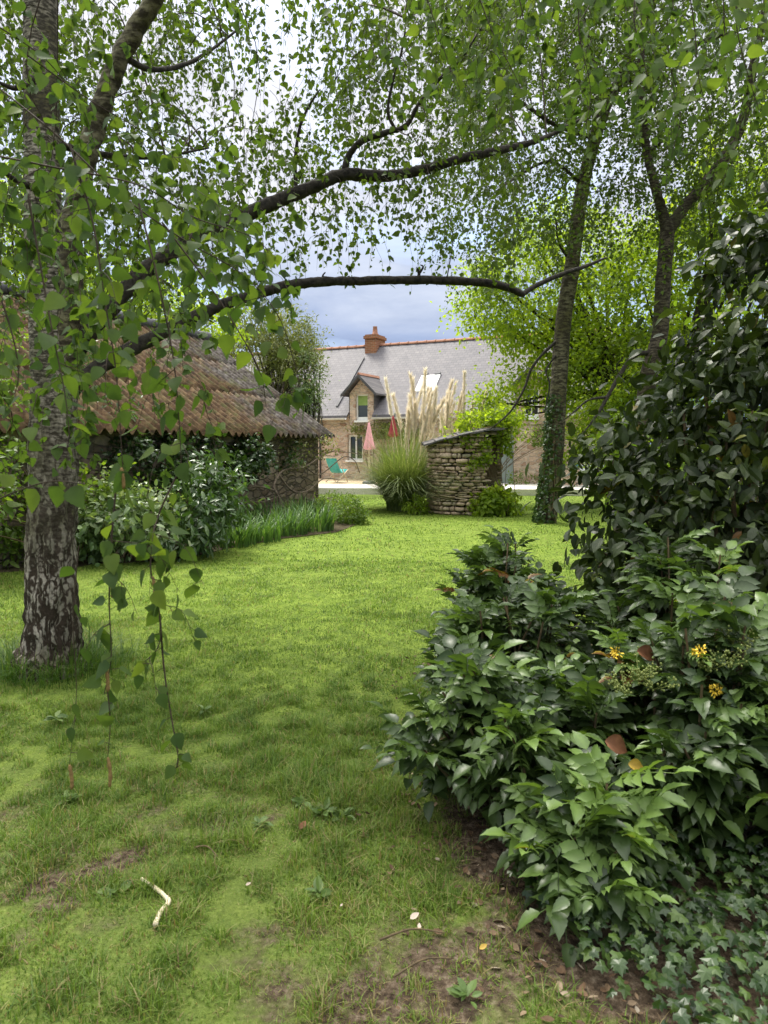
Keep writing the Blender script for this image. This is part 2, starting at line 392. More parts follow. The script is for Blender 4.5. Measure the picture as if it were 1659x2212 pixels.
# ------------------------------------------------------------------ vegetation helpers
def clumped(ells, n, leaf, clumps, sig, T, mb, up=.5, droop=.35, shell=.55, var=(0, .92), special=0.0):
    """leaves gathered in clumps through a set of ellipsoids (centre, radii, weight)"""
    ws = np.array([e[2] for e in ells], float); ws /= ws.sum()
    idx = rng.choice(len(ells), clumps, p=ws)
    c = np.array([e[0] for e in ells])[idx]; r = np.array([e[1] for e in ells])[idx]
    d = runit(clumps); rr = rng.uniform(0, 1, clumps) ** (1 / 3 * shell * 1.2)
    cc = c + d * r * rr[:, None]; outd = nrm(d / np.maximum(r, .01))
    k = rng.integers(0, clumps, n)
    sg = sig * rng.uniform(.6, 1.4, clumps)[k][:, None]
    pos = cc[k] + rng.normal(size=(n, 3)) * sg * np.array([1, 1, .75])
    ax = nrm(outd[k] * .7 + rng.normal(size=(n, 3)) * .7 + np.array([0, 0, -droop]))
    nn = outd[k] * .4 + rng.normal(size=(n, 3)) * .55 + np.array([0, 0, up])
    cv = rng.uniform(var[0], var[1], clumps)
    vv = np.clip(cv[k] * .6 + rng.uniform(var[0], var[1], n) * .4, 0, .93)
    if special > 0:
        q = rng.uniform(size=n) < special; vv[q] = rng.uniform(.93, 1, q.sum())
    s_ = leaf * rng.uniform(.65, 1.3, n)
    keep = pos[:, 2] > .02
    mb.inst(T, pos[keep], frame(ax, nn)[keep], s_[keep], vv[keep])
    return cc

def hang_twigs(start, L, mbt, mbl, T, leaf, step=.055, r0=.0022, lat=.8, var=(0, .9), leafdens=1.0, wind=(0, 0, 0)):
    """pendulous birch twigs, all at once"""
    N = len(start); m = 9
    hd = rng.normal(size=(N, 3)); hd[:, 2] = rng.normal(size=N) * .25; hd = nrm(hd)
    pts = [start]; cur = start.copy(); seg = (L / (m - 1))[:, None]
    for k in range(1, m):
        t = k / (m - 1)
        d = nrm(hd * lat * (1 - t) ** 1.3 + np.array([0, 0, -1.]) * (.25 + t) + rng.normal(size=(N, 3)) * .14)
        cur = cur + d * seg; pts.append(cur)
    Pt = np.stack(pts, 1)                                        # N,m,3
    ang = np.arange(3) * 2 * math.pi / 3
    offs = np.stack([np.cos(ang), np.sin(ang), 0 * ang], -1)      # 3,3
    tv = np.linspace(1, .35, m)[None, :, None, None] * r0
    V = (Pt[:, :, None, :] + offs[None, None] * tv).reshape(-1, 3)
    q = []
    for i in range(m - 1):
        for j in range(3): q += [i*3+j, i*3+(j+1) % 3, (i+1)*3+(j+1) % 3, (i+1)*3+j]
    q = np.array(q); Lp = (q[None] + (np.arange(N) * m * 3)[:, None]).reshape(-1)
    mbt.raw(V, Lp, np.full(N * (m - 1) * 3, 4), np.full(len(V), .5))
    nl = np.maximum(2, (L / step * leafdens).astype(int)); tot = nl.sum()
    ti = np.repeat(np.arange(N), nl)
    t = rng.uniform(.08, 1., tot) * (m - 1.001); i = t.astype(int); f = (t - i)[:, None]
    pos = Pt[ti, i] * (1 - f) + Pt[ti, i + 1] * f
    ax = rng.normal(size=(tot, 3)); ax[:, 2] = -rng.uniform(.1, 1.6, tot); ax = nrm(ax)
    nn = rng.normal(size=(tot, 3)) * .8 + np.array([0, 0, .45])
    s_ = leaf * rng.uniform(.6, 1.2, tot)
    v = np.clip(rng.uniform(var[0], var[1], N)[ti] * .5 + rng.uniform(var[0], var[1], tot) * .5, 0, 1)
    mbl.inst(T, pos, frame(ax, nn), s_, v)
    return Pt

def bark_disp(depth, freq):
    def f(p, r, t, w):
        k = max(0.0, 1 - t * 1.5)
        n = mnoise.noise(Vector((p[0]*freq, p[1]*freq, p[2]*freq*.22)))
        n2 = mnoise.noise(Vector((p[0]*freq*3, p[1]*freq*3, p[2]*freq*.8 + 7)))
        n3 = mnoise.noise(Vector((p[0]*5, p[1]*5, p[2]*2.2)))
        return depth * (k + .15) * (-abs(n) * 1.5 + .4 * n2) + r * .08 * n3
    return f

# ------------------------------------------------------------------ fields: lawn height, bare soil, beds
def vnoise(x, y, s, seed=0):
    g = np.random.default_rng(seed).uniform(-1, 1, (64, 64))
    X = (x * s) % 64; Y = (y * s) % 64
    i = np.floor(X).astype(int) % 64; j = np.floor(Y).astype(int) % 64; fx = X - np.floor(X); fy = Y - np.floor(Y)
    fx = fx*fx*(3-2*fx); fy = fy*fy*(3-2*fy); i1 = (i + 1) % 64; j1 = (j + 1) % 64
    return (g[i, j]*(1-fx)+g[i1, j]*fx)*(1-fy) + (g[i, j1]*(1-fx)+g[i1, j1]*fx)*fy
def hgt(x, y):
    fade = np.clip((13 - y) / 6, 0, 1) * np.clip((7 - np.abs(x)) / 2, 0, 1)
    return (vnoise(x, y, .9, 1) * .018 + vnoise(x, y, 3.1, 2) * .007) * fade
def shrub_edge(y):          # left limit of the right-hand shrubbery on the ground
    return np.interp(y, [1.2, 1.9, 2.4, 3.0, 4.0, 5.2, 6.2], [1.05, .55, .34, .34, .42, .55, 1.3])
def bare(x, y):
    n = vnoise(x, y, 1.6, 3) * .5 + vnoise(x, y, 4.3, 4) * .35 + vnoise(x, y, 9.7, 5) * .25
    b = np.clip((n + .02) * 2.6, 0, 1) * np.clip((4.0 - y) / 1.8, 0, 1)
    d = x - shrub_edge(y) + .12 + vnoise(x, y, 3., 6) * .15
    sh = np.clip(d * 4.5, 0, 1) * np.clip((5.8 - y) / .8, 0, 1)
    p1 = np.clip(.75 - np.hypot((x + 1.15) / .40, (y - 2.45) / .35) + n * 1.5, 0, 1)      # worn patch at the left
    p2 = np.clip(1.12 - np.hypot((x - .27) / .56, (y - 1.95) / .58) + n * 1.4, 0, 1)        # bare earth before the shrubs
    p3 = np.clip(.7 - np.hypot((x + .05) / .25, (y - 3.15) / .2) + n * 1.2, 0, 1) * .5
    q = .62 + .5 * vnoise(x, y, 14., 21) + .4 * vnoise(x, y, 29., 22)
    return np.clip(np.maximum.reduce([b * .8, sh, p1 * .8, p2 * .92, p3]) * np.clip(q + .1 * (p2 > .3) + np.clip(d * 1.2, 0, 1), 0, 1), 0, 1)
BED = [G(*q)[:2] for q in ((802, 1122), (790, 1142), (745, 1158), (620, 1172), (500, 1194), (400, 1217), (200, 1232), (0, 1246), (-400, 1262))]
BED += [np.array([-12., 7.0]), np.array([-12., 19.]), np.array([-1.5, 21.]), np.array([-.6, 17.0])]
BED = np.array(BED); BED[:9, 1] += np.linspace(.55, .22, 9); BED[:9, 0] -= np.linspace(.25, .0, 9)
def in_poly(x, y, poly):
    ins = np.zeros(x.shape, bool); n = len(poly)
    for i in range(n):
        (x0, y0), (x1, y1) = poly[i], poly[(i + 1) % n]
        c = ((y0 > y) != (y1 > y)) & (x < (x1 - x0) * (y - y0) / (y1 - y0 + 1e-12) + x0); ins ^= c
    return ins

# ------------------------------------------------------------------ ground
def lawn_mat():
    m, nt, out = newmat('lawn_ground'); N = NT(nt)
    v = N.coord(); at = N.n('Attribute', attribute_name='var')
    a = N.noise(v, .45, 4); b = N.noise(v, 5, 5, .65); c = N.noise(v, 60, 4, .7); d = N.noise(N.coord((1, .35, 1)), 22, 4, .7)
    g = N.ramp(b, [(.3, (.100, .160, .026)), (.5, (.162, .238, .038)), (.7, (.232, .308, .056))])
    g = N.mix(.7, g, N.ramp(d, [(.3, (.50, .55, .45)), (.7, (1.35, 1.3, 1.2))]), 'MULTIPLY')
    g = N.mix(N.ramp(a, [(.42, (0, 0, 0)), (.7, (.35, .35, .35))]), g, (.21, .27, .06))
    g = N.mix(.5, g, N.ramp(c, [(.3, (.45, .5, .4)), (.7, (1.4, 1.35, 1.3))]), 'MULTIPLY')
    spz = N.n('SeparateXYZ'); N.l(v, spz.inputs[0])
    near = N.ramp(N.math('ADD', N.math('MULTIPLY', spz.outputs[1], .1), N.math('MULTIPLY', N.math('SUBTRACT', b, .5), .5)), [(.30, (.6, .6, .6)), (.60, (0, 0, 0))])
    thatch = N.ramp(N.noise(v, 70, 5, .7), [(.3, (.055, .065, .022)), (.55, (.12, .155, .042)), (.75, (.22, .22, .10))])
    g = N.mix(near, g, thatch)
    s = N.ramp(N.noise(v, 34, 6, .7), [(.34, (.030, .021, .014)), (.52, (.105, .076, .050)), (.70, (.24, .19, .135))])
    k = N.math('ADD', at.outputs['Fac'], N.math('MULTIPLY', N.math('SUBTRACT', N.noise(v, 16, 5, .7), .5), .9))
    col = N.mix(N.ramp(k, [(.18, (0, 0, 0)), (.58, (1, 1, 1))]), g, s)
    N.bsdf(out, col, .95, .1, N.bump(N.math('ADD', c, d), .8, .03)); return m
M['lawn'] = lawn_mat()
def axis(lo, hi, step, far, n=16):
    g = np.geomspace(.3, far, n)
    return np.concatenate([(lo - g)[::-1], np.arange(lo, hi + 1e-6, step), hi + g])
xs = axis(-6.6, 6.0, .085, 500); ys = axis(-1.5, 13.0, .085, 600)
X, Y = np.meshgrid(xs, ys); nx, ny = len(xs), len(ys)
Vg = np.stack([X.ravel(), Y.ravel(), hgt(X, Y).ravel()], -1)
ii, jj = np.meshgrid(np.arange(nx - 1), np.arange(ny - 1)); q = (jj * nx + ii).ravel()
mb = MB(); mb.raw(Vg, np.stack([q, q + 1, q + nx + 1, q + nx], -1).ravel(), np.full(len(q), 4), bare(X, Y).ravel())
tag(mb.build('lawn', M['lawn']), kind='structure')

mb = MB(); mb.add([(p[0], p[1], .010) for p in BED], [tuple(range(len(BED)))[::-1]])
# make sure it faces up
o = mb.build('flower_bed', M['bed_soil'], smooth=False); tag(o, kind='structure')
TZ = .2
edge = [(-9., 22.4), (-1.0, 22.3), (2.5, 21.9), (6., 21.6), (14., 21.0)]
back = [(14., 34.), (-9., 40.)]
poly = edge + back
mb = MB(); mb.prism(poly, 'z', -.05, TZ); tag(mb.build('gravel_terrace', M['gravel'], smooth=False), kind='structure')
sandp = [(-9., 24.9), (-1.2, 24.6), (2.2, 25.0), (4., 25.2), (2., 27.), (-9., 33.)]
mb = MB(); mb.add([(x, y, TZ + .004) for x, y in sandp], [tuple(range(len(sandp)))]); tag(mb.build('sandy_path', M['sand'], smooth=False), kind='structure')

# ------------------------------------------------------------------ lawn grass (nobody could count it)
def scatter_grass(n, ylo, yhi, h, w, power, mb):
    y = (ylo**power + rng.uniform(size=n) * (yhi**power - ylo**power)) ** (1 / power)
    x = rng.uniform(-.80, .66, n) * (y + .3)
    bz = bare(x, y); cl = vnoise(x, y, 6., 8) * .5 + vnoise(x, y, 2.0, 9) * .5
    keep = (rng.uniform(size=n) > bz * 1.02) & ~in_poly(x, y, BED) & (y < 21.6) & ((x < shrub_edge(y) + .5) | (y > 6.2) | (x > 4))
    keep &= rng.uniform(size=n) < np.clip(.85 + cl * .7, .5, 1)
    x, y, bz, cl = x[keep], y[keep], bz[keep], cl[keep]; k = len(x)
    tf = np.clip(vnoise(x, y, 11., 51) * 1.4, -.45, 1.1) * np.clip((6.5 - y) / 3, .15, 1)
    hh = h * rng.uniform(.4, 1.3, k) * (1 + .75 * np.clip(cl, -.4, 1) + tf) * (1 - .35 * bz)
    ww = w * rng.uniform(.7, 1.4, k)
    pos = np.stack([x, y, hgt(x, y) - .004], -1)
    tone = vnoise(x, y, .55, 12) * .14 + vnoise(x, y, 2.7, 13) * .14 + vnoise(x, y, 9., 15) * .2
    v = np.clip(rng.uniform(0, .85, k) * .75 + .12 + tone, 0, .9)
    dry = rng.uniform(size=k) < (.06 + .16 * bz + .10 * np.clip((4.2 - y) / 2, 0, 1) + .06 * np.clip(vnoise(x, y, 1.2, 14), 0, 1)); v[dry] = rng.uniform(.9, 1, dry.sum())
    R = rz(rng.uniform(0, 2 * math.pi, k))
    which = rng.integers(0, 4, k)
    for t in range(4):
        s_ = which == t
        mb.inst(BL[t], pos[s_], R[s_], np.stack([ww[s_], hh[s_], hh[s_]], -1), v[s_])
mb = MB()
scatter_grass(225000, 1.45, 4.6, .040, .0042, 1.7, mb)
scatter_grass(165000, 1.45, 4.4, .017, .0036, 1.7, mb)
scatter_grass(90000, 3.4, 6.5, .036, .0050, 1.6, mb)
scatter_grass(140000, 4.4, 9.5, .032, .0065, 1.6, mb)
scatter_grass(100000, 8.6, 21.5, .034, .014, 1.5, mb)
tag(mb.build('grass', M['grass'], smooth=False), 'short mown grass blades covering the lawn', 'grass', kind='stuff')

# ------------------------------------------------------------------ farmhouse
HT = math.atan2(-.44, .9)
house = thing('farmhouse', 'long stone farmhouse with grey slate roof and red brick chimney beyond the lawn', 'house', (-.87, 27.7, 0), HT)
WH, SL, RY = 2.86, .9375, 3.2
RZ = WH + SL * RY
XL, XR = -11., 9.0
def ztop(y): return WH + SL * y
# dormer data: x centre, with blind?
DORM = [(0.0, True), (-3.35, False), (6.75, False)]
mb = MB()
# front wall, butted round openings: window at (-.55,.. ) , door, and dormer gaps above 2.3
W1 = (-.66, .02, .97, 1.98); DR = (5.45, 6.15, .0, 1.98)
def wallx(x0, x1, z0, z1): mb.box((x0, 0, z0), (x1, .45, z1))
wallx(XL, W1[0], 0, 2.3); wallx(W1[0], W1[1], 0, W1[2]); wallx(W1[0], W1[1], W1[3], 2.3); wallx(W1[1], DR[0], 0, 2.3)
wallx(DR[0], DR[1], DR[3], 2.3); wallx(DR[1], XR, 0, 2.3)
cuts = sorted((c - .56, c + .56) for c, _ in DORM); x = XL
for a, b in cuts + [(XR, XR)]:
    mb.box((x, 0, 2.3), (a, .45, WH - .06)); x = b
mb.prism([(.45, 0), (6.4, 0), (6.4, WH - .06), (3.2, RZ - .12), (.45, WH + .36)], 'x', XL, XL + .4)
mb.prism([(.45, 0), (6.4, 0), (6.4, WH - .06), (3.2, RZ - .12), (.45, WH + .36)], 'x', XR - .4, XR)
mb.box((XL + .4, 6.0, 0), (XR - .4, 6.4, WH - .06))
mb.build('wall', M['house_stone'], house, False, False)
# roof slabs (front broken by the dormers: strips between them)
mb = MB()
def slab(x0, x1, y0, y1, back=False):
    if not back:
        pr = [(y0, ztop(y0)), (y1, ztop(y1)), (y1, ztop(y1) + .09), (y0, ztop(y0) + .09)]
    else:
        pr = [(6.4 - y1, ztop(y1)), (6.4 - y0, ztop(y0)), (6.4 - y0, ztop(y0) + .09), (6.4 - y1, ztop(y1) + .09)]
    mb.prism(pr, 'x', x0, x1)
x = XL - .15
for a, b in cuts + [(XR + .15, XR + .15)]:
    slab(x, a, -.22, 1.7); x = b
slab(XL - .15, XR + .15, 1.7, RY)
for a, b in cuts: slab(a, b, .5, 1.7)
slab(XL - .15, XR + .15, -.22, RY, True)
roof = mb.build('roof', M['slate'], house, False, False)
# ridge tiles
mb = MB(); L_ = .42; x = XL - .15
while x < XR:
    x1 = min(x + L_ - .012, XR + .15); ang = np.linspace(0, math.pi, 7)
    for (xa, xb, r) in ((x, x1 - .06, .135), (x1 - .06, x1, .155)):
        prf = [(RY - r * math.cos(t), RZ + .01 + r * .8 * math.sin(t)) for t in ang]
        mb.prism(prf, 'x', xa, xb)
    x += L_
mb.build('ridge_tiles', M['terracotta'], roof, False, False)
# raised slate verge running down the slope beside the chimney
mb = MB(); mb.prism([(.15, ztop(.15) + .091), (2.5, ztop(2.5) + .091), (2.5, ztop(2.5) + .16), (.15, ztop(.15) + .16)], 'x', -1.27, -1.19)
mb.build('verge_flashing', M['lead'], roof, False, False)
# chimney
ch = MB(); cx, cw = -1.03, .27
ch.box((cx - cw, 2.75, RZ - .75), (cx + cw, 3.65, RZ + .30)); ch.box((cx - cw - .05, 2.70, RZ + .30), (cx + cw + .05, 3.70, RZ + .42)); ch.box((cx - cw, 2.75, RZ + .42), (cx + cw, 3.65, RZ + .48))
chim = ch.build('chimney', M['brick'], roof, False, False)
mb = MB(); mb.tube([(cx, 3.2, RZ + .45), (cx, 3.2, RZ + .54), (cx, 3.2, RZ + .58), (cx, 3.2, RZ + .84), (cx, 3.2, RZ + .87)], [.17, .16, .12, .09, .105], 14)
mb.build('chimney_pot', M['terracotta'], house, False)
# rooflight
mb = MB()
def on_slope(x0, x1, y0, y1, lift, th, mb_):
    pr = [(y0, ztop(y0) + .09 + lift), (y1, ztop(y1) + .09 + lift), (y1, ztop(y1) + .09 + lift + th), (y0, ztop(y0) + .09 + lift + th)]
    mb_.prism(pr, 'x', x0, x1)
on_slope(1.95, 2.75, .72, 1.42, .003, .06, mb)
rl = mb.build('rooflight', M['white_paint'], house, False, False)
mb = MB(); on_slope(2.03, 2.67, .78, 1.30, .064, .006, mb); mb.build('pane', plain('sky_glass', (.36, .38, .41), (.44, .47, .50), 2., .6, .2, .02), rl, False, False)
mb = MB(); on_slope(1.97, 2.2, 1.425, 1.52, .003, .1, mb); mb.build('bracket', M['lead'], rl, False, False); mb = MB(); on_slope(2.5, 2.73, 1.425, 1.52, .003, .1, mb); mb.build('bracket', M['lead'], rl, False, False)
# gutters: half round runs between dormers
x = XL
gx = []
for a, b in cuts + [(XR, XR)]: gx.append((x, a)); x = b
for a, b in gx:
    mb = MB(); ang = np.linspace(math.pi, 2 * math.pi, 8)
    outer = [(-.29 + .075 * math.cos(t), 2.64 + .075 * math.sin(t)) for t in ang]; inner = [(-.29 + .062 * math.cos(t), 2.64 + .062 * math.sin(t)) for t in ang[::-1]]
    mb.prism(outer + inner, 'x', a + .02, b - .02); mb.build('gutter', M['zinc'], house, False, False)
mb = MB(); mb.tube([(-1.9, -.29, 2.56), (-1.9, -.1, 2.35), (-1.9, -.07, 2.2), (-1.9, -.07, .2)], .04, 8); mb.build('downpipe', M['lead'], house, False)
def dormer(cx, blind):
    d = MB(); hw = .53; wl, wr, z0, z1 = cx - .27, cx + .27, 2.52, 3.56
    d.box((cx - hw, -.03, 2.303), (wl, .40, 3.62)); d.box((wr, -.03, 2.303), (cx + hw, .40, 3.62)); d.box((wl, -.03, 2.303), (wr, .40, z0)); d.box((wl, -.03, z1), (wr, .40, 3.62))
    d.prism([(cx - hw, 3.623), (cx + hw, 3.623), (cx, 4.20)], 'y', -.03, .40)
    dm = d.build('dormer', M['house_stone'], house, False, False)
    r = MB(); e, a, th = .78, .12, .07                       # eave half-width, forward overhang
    for s_ in (-1, 1):
        prof = [(cx, 4.26), (cx + s_ * e, 3.50), (cx + s_ * e, 3.50 + th), (cx, 4.26 + th)]
        V = []
        for (yy0, yy1) in ((-.30, None),):
            for (px_, pz) in prof:
                V.append((px_, -.30, pz))
            for (px_, pz) in prof:
                V.append((px_, (pz - WH) / SL + .06, pz))
        F = [(0, 1, 2, 3), (7, 6, 5, 4), (0, 4, 5, 1), (1, 5, 6, 2), (2, 6, 7, 3), (3, 7, 4, 0)]
        r.add(V, F)
    r.build('dormer_roof', M['slate_dark'], dm, False, False)
    r = MB(); r.prism([(cx - .07, 4.30), (cx + .07, 4.30), (cx, 4.40)], 'y', -.31, 1.55); r.build('ridge_cap', M['terracotta'], dm, False, False)
    for s_ in (-1, 1):
        c_ = MB(); xa, xb = sorted((cx + s_ * hw, cx + s_ * (hw + .04)))
        c_.prism([(-.025, WH - .25), (.9, ztop(.9) - .06), (.9, 3.6), (-.025, 3.6)], 'x', xa, xb); c_.build('cheek', M['slate_dark'], dm, False, False)
    b_ = MB()
    for s_ in (-1, 1):
        V = [(cx, -.325, 4.33), (cx + s_ * .79, -.325, 3.56), (cx + s_ * .79, -.325, 3.44), (cx, -.325, 4.20)]
        b_.add(V + [(p[0], -.302, p[2]) for p in V], [(0, 1, 2, 3), (7, 6, 5, 4), (0, 4, 5, 1), (1, 5, 6, 2), (2, 6, 7, 3), (3, 7, 4, 0)])
    b_.build('bargeboard', M['lead'], dm, False, False)
    f = MB(); y0, y1 = .06, .11
    f.box((wl, y0, z0), (wl + .05, y1, z1)); f.box((wr - .05, y0, z0), (wr, y1, z1)); f.box((wl + .05, y0, z0), (wr - .05, y1, z0 + .16)); f.box((wl + .05, y0, z1 - .05), (wr - .05, y1, z1))
    if not blind:
        f.box((cx - .015, y0 - .003, z0 + .16), (cx + .015, y1 - .003, z1 - .05))
        for k in (1, 2): f.box((wl + .05, y0, z0 + .16 + k * .28), (wr - .05, y1 - .006, z0 + .185 + k * .28))
    f.build('window_frame', M['white_paint'], dm, False, False)
    g = MB(); g.box((wl + .02, .112, z0 + .02), (wr - .02, .125, z1 - .02)); g.build('window_pane', M['glass'], dm, False, False)
    if blind:
        g = MB(); g.box((wl + .051, .098, z1 - .42), (wr - .051, .111, z1 - .051)); g.build('blind', M['blind'], dm, False, False)
    g = MB(); g.box((wl - .04, -.09, z0 - .05), (wr + .04, .059, z0 + .02)); g.build('sill', M['white_paint'], dm, False, False)
for c, bl in DORM: dormer(c, bl)
# ground-floor window and door
f = MB(); a, b, z0, z1 = W1
f.box((a, .10, z0), (a + .07, .16, z1)); f.box((b - .07, .10, z0), (b, .16, z1)); f.box((a + .07, .10, z0), (b - .07, .16, z0 + .07)); f.box((a + .07, .10, z1 - .07), (b - .07, .16, z1)); f.box(((a + b) / 2 - .025, .097, z0 + .07), ((a + b) / 2 + .025, .157, z1 - .07))
wf = f.build('window_frame', M['white_paint'], house, False, False)
f = MB(); f.box((a + .03, .162, z0 + .03), (b - .03, .175, z1 - .03)); f.build('window_pane', M['glass'], wf, False, False)
f = MB(); f.box((a - .06, -.08, z0 - .07), (b + .06, .099, z0 - .003)); f.build('sill', M['white_paint'], wf, False, False)
f = MB(); n = 6; w = (DR[1] - DR[0]) / n
for k in range(n): f.box((DR[0] + k * w + .004, .10, .2), (DR[0] + (k + 1) * w - .004, .15, DR[3] - .01))
dr = f.build('door', M['grey_door'], house, False, False)
f = MB(); f.tube([(DR[0] + .12, .06, 1.15), (DR[0] + .12, .06, 1.32)], .015, 8); f.build('handle', M['lead'], dr, False)
f = MB(); f.box((DR[0] - .12, -.03, DR[3]), (DR[1] + .12, -.002, DR[3] + .22)); f.build('door_lintel', M['lintel'], house, False, False)

# ------------------------------------------------------------------ things on the terrace
def from_house(x, y, z):
    c, s_ = math.cos(HT), math.sin(HT); return np.array([-.87 + x * c - y * s_, 27.7 + x * s_ + y * c, z])
def parasol(name, label, base, top, h0, r, mat):
    t = thing(name, label, 'parasol', tuple(base))
    m_ = MB(); m_.tube([(0, 0, .08), (0, 0, top)], .022, 10); m_.build('pole', M['pale_wood'], t, False)
    m_ = MB(); m_.tube([(0, 0, 0), (0, 0, .05), (0, 0, .09), (0, 0, .12)], [.24, .24, .2, .05], 20); m_.build('base', M['lead'], t, False)
    m_ = MB(); n = 48; ang = np.arange(n) * 2 * math.pi / n
    V = []; zs = np.linspace(0, 1, 9)
    for q in zs:
        rr = r * (1 - q) ** .85 * (1 - .12 * math.sin(q * 3)) + .02
        fold = 1 + .28 * np.cos(8 * ang) * (1 - q * .7) + .06 * np.cos(3 * ang)
        V += [(rr * f_ * math.cos(a_), rr * f_ * math.sin(a_), h0 + q * (top - .05 - h0) + .03 * math.cos(8 * a_) * (q == 0)) for a_, f_ in zip(ang, fold)]
    F = [(i*n+j, i*n+(j+1) % n, (i+1)*n+(j+1) % n, (i+1)*n+j) for i in range(8) for j in range(n)] + [tuple(range(n))[::-1], tuple(8 * n + j for j in range(n))]
    m_.add(V, F); m_.build('canopy', mat, t, False)
    m_ = MB(); m_.tube([(0, 0, top - .06), (0, 0, top + .03)], [.028, .012], 10); m_.build('finial', M['pale_wood'], t, False)
    return t
pb = P(797, 960, 24.8); parasol('parasol', 'pink parasol folded shut in front of the farmhouse window', (pb[0], pb[1], TZ), 2.24, 1.24, .155, M['pink'])
pb = P(849, 960, 25.4); parasol('parasol', 'dark red folded parasol half hidden behind the pampas grass', (pb[0], pb[1], TZ), 2.48, 1.70, .15, M['red_cloth'])
def deck_chair(label, loc, rot, mat):
    t = thing('deck_chair', label, 'garden chair', loc, rot)
    for s_ in (-1, 1):
        x = .27 * s_
        m_ = MB(); m_.tube([(x, .34, .03), (x, -.40, .92)], .019, 8); m_.build('back_rail', M['pale_wood'], t, False)
        m_ = MB(); x2 = .235 * s_; m_.tube([(x2, -.36, .03), (x2, .42, .46)], .019, 8); m_.build('leg', M['pale_wood'], t, False)
    for z_, y_ in ((.92, -.40), (.46, .42)):
        m_ = MB(); m_.tube([(-.29, y_, z_), (.29, y_, z_)], .02, 8); m_.build('crossbar', M['pale_wood'], t, False)
    pth = smooth_path([(0, -.40, .94), (0, -.22, .62), (0, 0, .38), (0, .2, .36), (0, .42, .48)], 16)
    V = []
    for p in pth: V += [(-.23, p[1], p[2]), (.23, p[1], p[2]), (-.23, p[1] - .004, p[2] + .008), (.23, p[1] - .004, p[2] + .008)]
    F = []
    for i in range(15):
        a_, b_ = 4*i, 4*i+4
        F += [(a_, a_+1, b_+1, b_), (a_+2, b_+2, b_+3, a_+3), (a_, b_, b_+2, a_+2), (a_+1, a_+3, b_+3, b_+1)]
    m_ = MB(); m_.add(V, F); m_.build('sling', mat, t, False)
    return t
cpos = P(727, 1040, 25.6); deck_chair('teal sling deck chair standing on the terrace by the shed corner', (cpos[0], cpos[1], TZ), rad(-28), M['teal'])
cpos = P(1229, 1040, 23.4); deck_chair('dull teal garden chair behind the right birch trunk', (cpos[0], cpos[1], TZ), rad(60), M['teal_dull'])
# table with pale cloth
tp = P(1291, 1000, 22.8); t = thing('garden_table', 'garden table under a pale cloth beyond the right hand trunks', 'table', (tp[0], tp[1], TZ), .3)
m_ = MB(); m_.box((-.40, -.3, .70), (.40, .3, .73)); m_.build('tabletop', M['pale_wood'], t, False, False)
for sx in (-1, 1):
    for sy in (-1, 1):
        m_ = MB(); m_.tube([(sx * .34, sy * .24, 0), (sx * .33, sy * .23, .70)], .022, 8); m_.build('leg', M['teal_dull'], t, False)
m_ = MB(); n = 40; V = []
for q, z_ in ((1.0, .738), (1.03, .735), (1.06, .60), (1.08, .45)):
    for j in range(n):
        a_ = 2 * math.pi * j / n; cc, ss = math.cos(a_), math.sin(a_); k = 1 / max(abs(cc), abs(ss))
        wv = 1 + (.05 * math.sin(a_ * 11) if z_ < .7 else 0)
        V.append((.41 * cc * k * q * wv, .31 * ss * k * q * wv, z_ + (.03 * math.sin(a_ * 5) if z_ < .5 else 0)))
F = [(i*n+j, i*n+(j+1) % n, (i+1)*n+(j+1) % n, (i+1)*n+j) for i in range(3) for j in range(n)] + [tuple(range(n))]
m_.add(V, F); o = m_.build('tablecloth', plain('pale_cloth', (.42, .46, .47), (.52, .56, .57), 6., .9, .1, .1), None, origin=None); o.location = (tp[0], tp[1], TZ); o.rotation_euler = (0, 0, .3)
tag(o, 'pale grey cloth draped over the garden table', 'tablecloth')

# ------------------------------------------------------------------ shed
sa = math.atan2(.927, .375)                       # direction of the eave, near to far
SC = np.array([-1.30, 17.0])
shed = thing('shed', 'low stone shed with rusty corrugated roof behind the flower bed', 'shed', (SC[0], SC[1], 0), sa)
